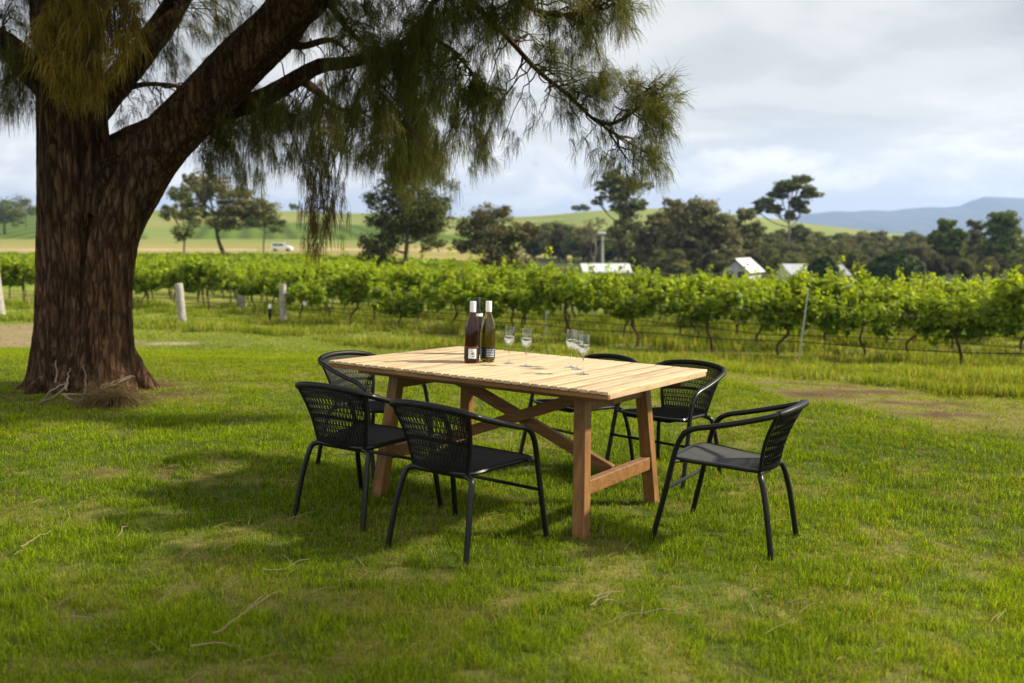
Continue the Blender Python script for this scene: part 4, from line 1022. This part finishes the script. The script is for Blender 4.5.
limb([pw(60, -20, .1), pw(90, -70, -.6), pw(110, -110, -1.0), pw(100, -60, -1.3)], [.08, .06, .04, .015])
SKP = np.array([list(p) for p, _ in SK])
limbs.build('limb', M_bark, TREE)

twigs = MB(); NP = []; NC = []; NQ = 0
nd_co, nd_col = [], []
def needles(o, d, K, Lr, droop, col, wd, spread):
    """bundles of thin needles; o (n,3) origins, d (n,3) directions"""
    n = len(o) * K; o = np.repeat(o, K, 0) + rng.normal(0, .012, (n, 3)); d = np.repeat(d, K, 0)
    v = d + rng.normal(0, spread, (n, 3)); v /= np.linalg.norm(v, axis=1, keepdims=True)
    Lg = rng.uniform(*Lr, n)[:, None]; g = np.array([0, 0, -1.0])
    p1 = o + v * Lg * .45; v2 = v + g * droop; v2 /= np.linalg.norm(v2, axis=1, keepdims=True); p2 = p1 + v2 * Lg * .55
    w = np.cross(v, rng.normal(size=(n, 3))); w /= np.linalg.norm(w, axis=1, keepdims=True) + 1e-9; w *= wd * .5
    nd_co.append(np.stack([o - w, o + w, p1 + w, p1 - w, p2 + w * .5, p2 - w * .5], 1).reshape(-1, 3))
    t = rng.random(n)[:, None]; c = col[0] * (1 - t) + col[1] * t
    nd_col.append(np.repeat(np.hstack([c, np.ones((n, 1))]), 6, 0))
COLD = (C_(.045, .05, .013), C_(.19, .19, .045)); COLO = (C_(.11, .07, .014), C_(.44, .34, .06)); COLG = (C_(.055, .07, .016), C_(.22, .23, .05)); COLB = (C_(.05, .035, .014), C_(.14, .11, .035))
DENS = .56
def mass(cx, cy, rx, ry, dd, dr, ntw, droop=1.0, col=COLD, K=26, per=5, L=(.11, .24), hang=.0, wd=.0024, spread=.5, near=9, visible=True, up=0):
    vis_ = DENS if visible else 1.0
    for _ in range(int(ntw * vis_)):
        while True:
            a, b = rng.uniform(-1, 1, 2)
            if a * a + b * b <= 1: break
        e = pw(cx + a * rx, cy + b * ry, dd + rng.normal(0, dr)); e_ = np.array(e)
        dist = np.linalg.norm(SKP - (e_ + [0, 0, .25]), axis=1); i = np.argsort(dist)[int(min(len(dist) - 1, abs(rng.normal(0, near))))]
        s = Vector(SKP[i]); ln = (e - s).length
        if ln > 1.5: s = s.lerp(e, 1 - 1.5 / ln)
        mid = s.lerp(e, .5) + Vector((rng.normal(0, .05), rng.normal(0, .05), .12 * ln * (1 if ln < 1.5 else .3)))
        pts = smoothpts([s, mid, e], 4)
        if visible or rng.random() < .3: twigs.tube([p + Vector(rng.normal(0, .012, 3)) if 0 < q < len(pts) - 1 else p for q, p in enumerate(pts)], [.0085 - .0008 * q for q in range(len(pts))], 4, cap=False)
        ts = np.clip(rng.normal(.9, .14, per), .4, 1.02); o = []; d = []
        for t in ts:
            q = min(t, .999) * (len(pts) - 1); k = int(q); p = pts[k].lerp(pts[min(k + 1, len(pts) - 1)], q - k); dv = (e - mid).normalized() + Vector(rng.normal(0, .6, 3)) * .6
            sd = Vector(rng.normal(0, .05, 3)); o.append(np.array(p + sd)); d.append(np.array(dv.normalized()) + [0, 0, -hang + up])
        needles(np.array(o), np.array(d), K, L, droop, col, wd, spread)
# what the photograph shows
mass(88, 45, 50, 42, -.95, .14, 125, .8, COLO, 20, 4, (.1, .22), .4, .0042, .55)
mass(76, 82, 30, 20, -.9, .1, 36, 1.0, COLO, 28, 4, (.12, .22), .5, .003, .5)
mass(110, 12, 50, 25, -.8, .2, 40, 1.4, COLO, 30, 5, (.12, .24), .4, .003)
mass(8, 85, 22, 45, -.2, .4, 34, 1.8, COLD, 24, 5, (.15, .3), .6)
mass(18, 10, 20, 25, .1, .4, 18, 1.5, COLD, 22, 5, (.12, .25), .5)
mass(150, 100, 45, 45, .7, .4, 46, 1.2, COLB, 16, 5, (.1, .2), .3, .0024)
mass(200, 30, 45, 40, .9, .4, 60, 1.2, COLD, 20, 5, (.1, .22), .3, .0024)
mass(250, 140, 50, 38, .35, .3, 90, 1.8, COLD, 26, 5, (.14, .28), .7)
mass(265, 110, 60, 22, .3, .3, 60, 1.5, COLD, 24, 5, (.12, .24), .5)
mass(215, 150, 22, 26, .4, .2, 14, 1.4, COLB, 18, 5, (.1, .2), .5)
mass(322, 130, 26, 50, .2, .25, 50, 2.2, COLD, 22, 5, (.14, .3), 1.0)
mass(322, 205, 18, 32, .15, .12, 30, 2.4, COLB, 16, 5, (.14, .28), 1.2, .0028, .35)
mass(318, 235, 12, 18, .15, .08, 12, 2.4, COLB, 16, 5, (.12, .22), 1.2, .0028, .35)
mass(300, 20, 60, 30, .3, .4, 60, 1.2, COLD, 22, 5, (.1, .22), .4)
mass(380, 30, 55, 42, -.5, .4, 95, 1.3, COLD, 26, 5, (.12, .24), .5)
mass(375, 95, 45, 50, -.4, .35, 90, 1.7, COLD, 26, 5, (.14, .26), .7)
mass(390, 140, 40, 30, -.3, .3, 70, 1.8, COLG, 24, 5, (.14, .26), .7)
mass(425, 165, 36, 25, -.35, .25, 50, 1.8, COLG, 22, 5, (.12, .24), .6)
mass(440, 70, 40, 48, -.8, .3, 90, 1.5, COLG, 26, 5, (.12, .24), .5)
mass(487, 100, 20, 20, -.9, .15, 26, 1.5, COLG, 30, 5, (.12, .22), .5)
mass(487, 155, 14, 14, -.9, .1, 14, 1.5, COLG, 30, 5, (.1, .2), .5)
mass(465, 130, 25, 25, -.8, .15, 18, 1.5, COLG, 24, 5, (.1, .2), .5)
mass(485, 10, 50, 28, -1.2, .3, 70, 1.3, COLG, 26, 5, (.12, .24), .4)
mass(560, 40, 40, 30, -1.2, .2, 34, 1.1, COLG, 26, 5, (.1, .2), .3)
mass(590, 15, 45, 18, -1.5, .15, 34, 1.0, COLG, 24, 5, (.1, .2), .2)
mass(625, 5, 18, 12, -1.6, .1, 10, 1.0, COLG, 26, 5, (.1, .2), .2)
mass(575, 92, 26, 22, -1.1, .12, 26, 1.1, COLG, 26, 5, (.1, .2), .3)
mass(612, 92, 22, 24, -1.15, .12, 22, 1.1, COLG, 30, 5, (.1, .19), .3)
mass(655, 95, 20, 22, -1.2, .1, 24, .6, COLG, 34, 5, (.1, .2), .0, .0028, .9)
mass(655, 125, 18, 14, -1.15, .1, 12, 1.1, COLG, 28, 5, (.1, .19), .2)
mass(640, 160, 26, 16, -1.0, .12, 24, 1.3, COLG, 26, 5, (.1, .2), .3)
mass(600, 145, 22, 20, -1.05, .12, 16, 1.3, COLG, 18, 5, (.1, .18), .4)
mass(545, 120, 14, 20, -1.1, .12, 7, 1.6, COLD, 14, 4, (.1, .18), .5)
# the crown above the picture
for (cx, cy, rx, ry, dd, n) in [(100, -110, 200, 80, 0, 110), (330, -90, 160, 60, -.2, 110), (520, -70, 110, 45, -1.4, 70), (330, -230, 240, 90, -.4, 90), (60, -240, 180, 90, -.6, 80),
        (620, -200, 160, 60, -3.2, 70), (800, -200, 120, 50, -4.2, 50), (-120, -20, 120, 90, -.4, 50), (-20, -180, 130, 80, -2.0, 60), (450, -150, 150, 50, -2.2, 60)]:
    mass(cx, cy, rx, ry, dd, .6, n, 1.4, COLD, 22, 6, (.2, .4), .5, .007, .6, 14, False)
twigs.build('branchlet', M_twig, TREE)
co = np.concatenate(nd_co); colr = np.concatenate(nd_col); n = len(co) // 6; b = np.arange(n)[:, None] * 6
q = np.concatenate([b + np.array([[0, 1, 2, 3]]), b + np.array([[3, 2, 4, 5]])], 0)
npmesh('crown', co, q, M_needle, TREE, colr); print('needles', n)

# unseen tree added out of frame to shade the near left lawn corner
bt = Vector((8.3, 2.3, tz(8.3, 2.3)))
tree('added_shade_tree', 'tree added out of view so its high crown throws dappled shade on the grass', bt, 7.0,
    [((6.3 - 8.3) / 7, (3.75 - 2.3) / 7, 5.0 / 7, .17, .09), ((5.2 - 8.3) / 7, (3.3 - 2.3) / 7, 4.9 / 7, .13, .08), (0, 0, .86, .2, .12)], 1100, .14, OLV, .022, M_bark, 91)

# ------------------------------------------------------------------ litter
def lp(px, py, h=.01): b = G(px, py); return Vector((b.x, b.y, b.z + h))
def fallen(name, label, paths, r, mat=M_dry, group=None, h=.018):
    m = MB()
    for path in paths:
        pts = [lp(px, py, h) + Vector((0, 0, rng.uniform(0, .02))) for px, py in path]; sp = smoothpts(pts, 3)
        m.tube([p + Vector(rng.normal(0, .004, 3)) for p in sp], [r * .5 * (1 - .6 * i / len(sp)) for i in range(len(sp))], 6)
    return tag(m.build(name, mat), label, 'twig', group)
fallen('fallen_branch', 'dry pale fallen twig lying on the grass at the bottom left', [[(214, 640), (236, 626), (258, 610), (276, 600)], [(236, 626), (250, 612), (262, 604)], [(190, 653), (214, 650), (246, 651)]], .008)
fallen('fallen_branch', 'small tangle of bleached dry twigs on the lawn below the near table leg', [[(590, 612), (604, 604), (622, 600)], [(592, 606), (604, 600), (614, 598)], [(594, 611), (602, 598)], [(604, 608), (618, 606), (640, 618)]], .005)
fallen('fallen_branch', 'thin brown fallen twig left of the nearest chair', [[(262, 578), (285, 574), (310, 567)], [(283, 560), (292, 570)]], .005)
fallen('fallen_branch', 'long thin straw coloured stalk at the bottom right of the lawn', [[(620, 624), (660, 618), (710, 613)]], .0035)
for k, (a, b_) in enumerate([((20, 556), (52, 536)), ((118, 540), (130, 528))]):
    fallen('fallen_branch', ['thin dry twig in the shaded grass at the left edge', 'short dry stick in the shaded grass below the big tree'][k], [[a, ((a[0] + b_[0]) / 2, (a[1] + b_[1]) / 2 - 2), b_]], .006)
# dead brush at the foot of the oak
br = empty('dead_brush', 'pile of dead she-oak branchlets and bare sticks at the foot of the big tree', 'brush', T(lp(100, 402, 0)))
binv = Matrix.Translation(-lp(100, 402, 0)); m = MB()
def bw(px, py, dd, h=0): return binv @ W(px, py, lp(px, 400).y + dd)
for path, r in [([(28, 412, -.2), (60, 392, -.25), (66, 384, -.2)], .012), ([(40, 404, -.2), (52, 390, -.2), (66, 383, -.15)], .010), ([(63, 394, -.25), (90, 394, -.3), (110, 386, -.25), (130, 377, -.15)], .011),
        ([(63, 394, -.25), (76, 402, -.3), (84, 396, -.2), (86, 380, -.05), (84, 364, 0)], .009), ([(66, 390, -.2), (68, 378, -.1), (70, 368, 0)], .009), ([(100, 388, -.2), (118, 380, -.1), (134, 376, 0)], .008), ([(55, 382, -.1), (57, 360, .02)], .008)]:
    sp = smoothpts([bw(*p) for p in path], 4); m.tube([p + Vector(rng.normal(0, .006, 3)) for p in sp], [r * (1 - .5 * i / len(sp)) for i in range(len(sp))], 7)
m.build('stick', M_dry, br)
nd_co, nd_col = [], []
oo = []; dd_ = []
for _ in range(130):
    a = rng.normal(0, 1); px = 112 + a * 14; o_ = np.array(bw(px, 401 - abs(rng.normal(0, 1)) * 7 * max(.2, 1 - abs(a) * .3), rng.uniform(-.45, -.05))); oo.append(o_); dd_.append([rng.normal(0, 1), rng.normal(0, .5) - .3, rng.uniform(-.4, .3)])
needles(np.array(oo), np.array(dd_), 16, (.12, .3), .8, (C_(.08, .055, .025), C_(.24, .18, .09)), .003, .7)
co = np.concatenate(nd_co); colr = np.concatenate(nd_col); n = len(co) // 6; b = np.arange(n)[:, None] * 6
npmesh('dead_needles', co, np.concatenate([b + np.array([[0, 1, 2, 3]]), b + np.array([[3, 2, 4, 5]])], 0), M_needle, br, colr)
# fine straw litter scattered in the lawn
n = 4200; x, y = wedge(n, 2.4, 11); k = rng.random(n) < .12 + .88 * (dry_amount(x, y) + bare_amount(x, y)); x, y = x[k], y[k]; n = len(x)
a = rng.uniform(0, np.pi * 2, n); Lg = rng.uniform(.03, .13, n); z = terrain(x, y) + rng.uniform(.012, .04, n)
d = np.stack([np.cos(a), np.sin(a), rng.normal(0, .15, n)], 1) * Lg[:, None]; p0 = np.stack([x, y, z], 1); w = np.stack([-np.sin(a), np.cos(a), np.full(n, .4)], 1) * (.0006 + .00022 * y)[:, None]
co = np.stack([p0 - w, p0 + w, p0 + d * .5 + w + [0, 0, .006], p0 + d * .5 - w + [0, 0, .006], p0 + d + w * .5, p0 + d - w * .5], 1).reshape(-1, 3); b = np.arange(n)[:, None] * 6
cc = np.repeat(np.hstack([lerp3(np.broadcast_to(C_(.13, .09, .05), (n, 3)), C_(.33, .25, .12), rng.random(n)), np.ones((n, 1))]), 6, 0)
o = npmesh('dry_litter', co, np.concatenate([b + np.array([[0, 1, 2, 3]]), b + np.array([[3, 2, 4, 5]])], 0), M_needle, None, cc); tag(o, 'dry needles and straw scattered through the lawn', None, None, 'stuff')

# ------------------------------------------------------------------ sky, sun, air, camera
SUN_AZ, SUN_EL = R_(83), R_(33)                      # azimuth clockwise from +Y
w = bpy.data.worlds.new('World'); sc.world = w; w.use_nodes = True; t = w.node_tree; t.nodes.clear(); N = t.nodes.new; Lk = t.links.new
out = N('ShaderNodeOutputWorld'); bg = N('ShaderNodeBackground'); Lk(bg.outputs[0], out.inputs[0]); bg.inputs[1].default_value = SKYS
sky = N('ShaderNodeTexSky'); sky.sky_type = 'NISHITA'; sky.sun_disc = False; sky.sun_elevation = SUN_EL; sky.sun_rotation = SUN_AZ; sky.air_density = 1.0; sky.dust_density = 1.5; sky.ozone_density = 1.2
tc = N('ShaderNodeTexCoord'); sep = N('ShaderNodeSeparateXYZ'); Lk(tc.outputs['Generated'], sep.inputs[0])
def wm(op, a, b=None, clamp=False):
    m = N('ShaderNodeMath'); m.operation = op; m.use_clamp = clamp
    for i, x in ((0, a), (1, b)):
        if x is None: continue
        if isinstance(x, (int, float)): m.inputs[i].default_value = x
        else: Lk(x, m.inputs[i])
    return m.outputs[0]
def wr(fac, stops):
    r = N('ShaderNodeValToRGB'); e = r.color_ramp.elements; r.color_ramp.interpolation = 'EASE'
    while len(e) > 1: e.remove(e[-1])
    e[0].position = stops[0][0]; e[0].color = rgba(stops[0][1])
    for p, c in stops[1:]: x = e.new(p); x.color = rgba(c)
    Lk(fac, r.inputs[0]); return r.outputs[0]
def wmix(f, a, b, mode='MIX'):
    m = N('ShaderNodeMix'); m.data_type = 'RGBA'; m.blend_type = mode
    for i, x in ((0, f), (6, a), (7, b)):
        if isinstance(x, (int, float)): m.inputs[i].default_value = x
        elif isinstance(x, tuple): m.inputs[i].default_value = rgba(x)
        else: Lk(x, m.inputs[i])
    return m.outputs[2]
def wn(vec, scale, det, rough, dist=0):
    n = N('ShaderNodeTexNoise'); n.inputs['Scale'].default_value = scale; n.inputs['Detail'].default_value = det; n.inputs['Roughness'].default_value = rough; n.inputs['Distortion'].default_value = dist; Lk(vec, n.inputs['Vector']); return n.outputs[0]
z = wm('MAXIMUM', sep.outputs[2], 0.0); zz = wm('ADD', z, .09)
cmb = N('ShaderNodeCombineXYZ'); Lk(wm('DIVIDE', sep.outputs[0], zz), cmb.inputs[0]); Lk(wm('DIVIDE', sep.outputs[1], zz), cmb.inputs[1])
deck = wn(cmb.outputs[0], .55, 8, .55, .3); deck2 = wn(cmb.outputs[0], .19, 5, .5, .2)
dk = wm('ADD', wm('MULTIPLY', deck, .55), wm('MULTIPLY', deck2, .5))
S = 1.0 / SKYS
def cl(r, g, b): return (r * CLD * 1.03, g * CLD * 1.0, b * CLD * .96)
deckcol = wr(dk, [(.41, cl(.36, .39, .41)), (.475, cl(.50, .525, .54)), (.53, cl(.62, .635, .635)), (.62, cl(.84, .83, .79))])
# cumulus bank low in the sky
mp = N('ShaderNodeMapping'); mp.inputs['Scale'].default_value = (6.5, 6.5, 15); mp.inputs['Location'].default_value = (1.3, 2.4, 0); Lk(tc.outputs['Generated'], mp.inputs[0])
cu = wn(mp.outputs[0], 1.0, 8, .56, .25)
mp2 = N('ShaderNodeMapping'); mp2.inputs['Scale'].default_value = (6.5, 6.5, 15); mp2.inputs['Location'].default_value = (1.34, 2.4, -.2); Lk(tc.outputs['Generated'], mp2.inputs[0])
cu2 = wn(mp2.outputs[0], 1.0, 8, .56, .25)
band = wm('MULTIPLY', wm('SUBTRACT', 1.0, wm('ABSOLUTE', wm('DIVIDE', wm('SUBTRACT', z, .062), .055)), True), 1.0)
cmask = wm('MULTIPLY', wm('MULTIPLY', wm('SUBTRACT', wm('ADD', cu, wm('MULTIPLY', band, .36)), .655), 18.0, True), wm('MULTIPLY', band, 3.0, True))
lit = wm('ADD', wm('MULTIPLY', wm('SUBTRACT', cu, cu2), 4.5), .55, True)
cucol = wr(lit, [(0, cl(.50, .55, .60)), (.45, cl(.74, .76, .77)), (1, cl(1.0, .98, .93))])
hz = wr(z, [(0, cl(.86, .88, .88)), (.04, cl(.76, .79, .81)), (.10, cl(.60, .66, .70)), (.3, cl(.45, .54, .62))])
low = wmix(.12, hz, sky.outputs[0])
cover = wr(wm('ADD', z, wm('MULTIPLY', wm('SUBTRACT', deck, .5), .22)), [(.03, (0, 0, 0)), (.13, (1, 1, 1))])
c = wmix(cover, low, deckcol); c = wmix(wm('MULTIPLY', cmask, .85), c, cucol)
Lk(c, bg.inputs[0])
sd = Vector((math.sin(SUN_AZ) * math.cos(SUN_EL), math.cos(SUN_AZ) * math.cos(SUN_EL), math.sin(SUN_EL)))
l = bpy.data.lights.new('sun', 'SUN'); l.energy = SUNE; l.angle = R_(3.0); l.color = (1, .90, .74); so = bpy.data.objects.new('sun', l); COL.objects.link(so); so.rotation_euler = sd.to_track_quat('Z', 'Y').to_euler()
if HAZE:
    m = MB(); m.box((0, 0, 120), (13600, 13600, 300)); nt = NT('thin_air'); 
    vp = nt.n.new('ShaderNodeVolumePrincipled'); vp.inputs['Color'].default_value = (.42, .61, .98, 1); vp.inputs['Density'].default_value = HAZE; vp.inputs['Anisotropy'].default_value = .2; nt.link(vp.outputs[0], nt.out.inputs['Volume'])
    hzo = m.build('haze', nt.m, None, False); tag(hzo, 'pale blue air over the valley', None, None, 'stuff')
cam = bpy.data.cameras.new('camera'); cam.sensor_width = 36; cam.lens = F / 1024 * 36; cam.clip_start = .05; cam.clip_end = 30000
cam.dof.use_dof = True; cam.dof.focus_distance = 5.1; cam.dof.aperture_fstop = 2.0; cam.dof.aperture_blades = 9
co_ = bpy.data.objects.new('camera', cam); COL.objects.link(co_); co_.location = CAM; co_.rotation_euler = (math.pi / 2 - PW, 0, 0); sc.camera = co_
vs_ = sc.view_settings; vs_.view_transform = 'Standard'; vs_.look = 'None'; vs_.gamma = 1; vs_.exposure = EXPO; vs_.use_curve_mapping = False
sc.cycles.use_denoising = True; sc.cycles.max_bounces = 12; sc.cycles.transparent_max_bounces = 24; sc.cycles.transmission_bounces = 10; sc.cycles.diffuse_bounces = 3; sc.cycles.glossy_bounces = 3; sc.cycles.volume_bounces = 0
sc.cycles.caustics_reflective = False; sc.cycles.sample_clamp_indirect = 8
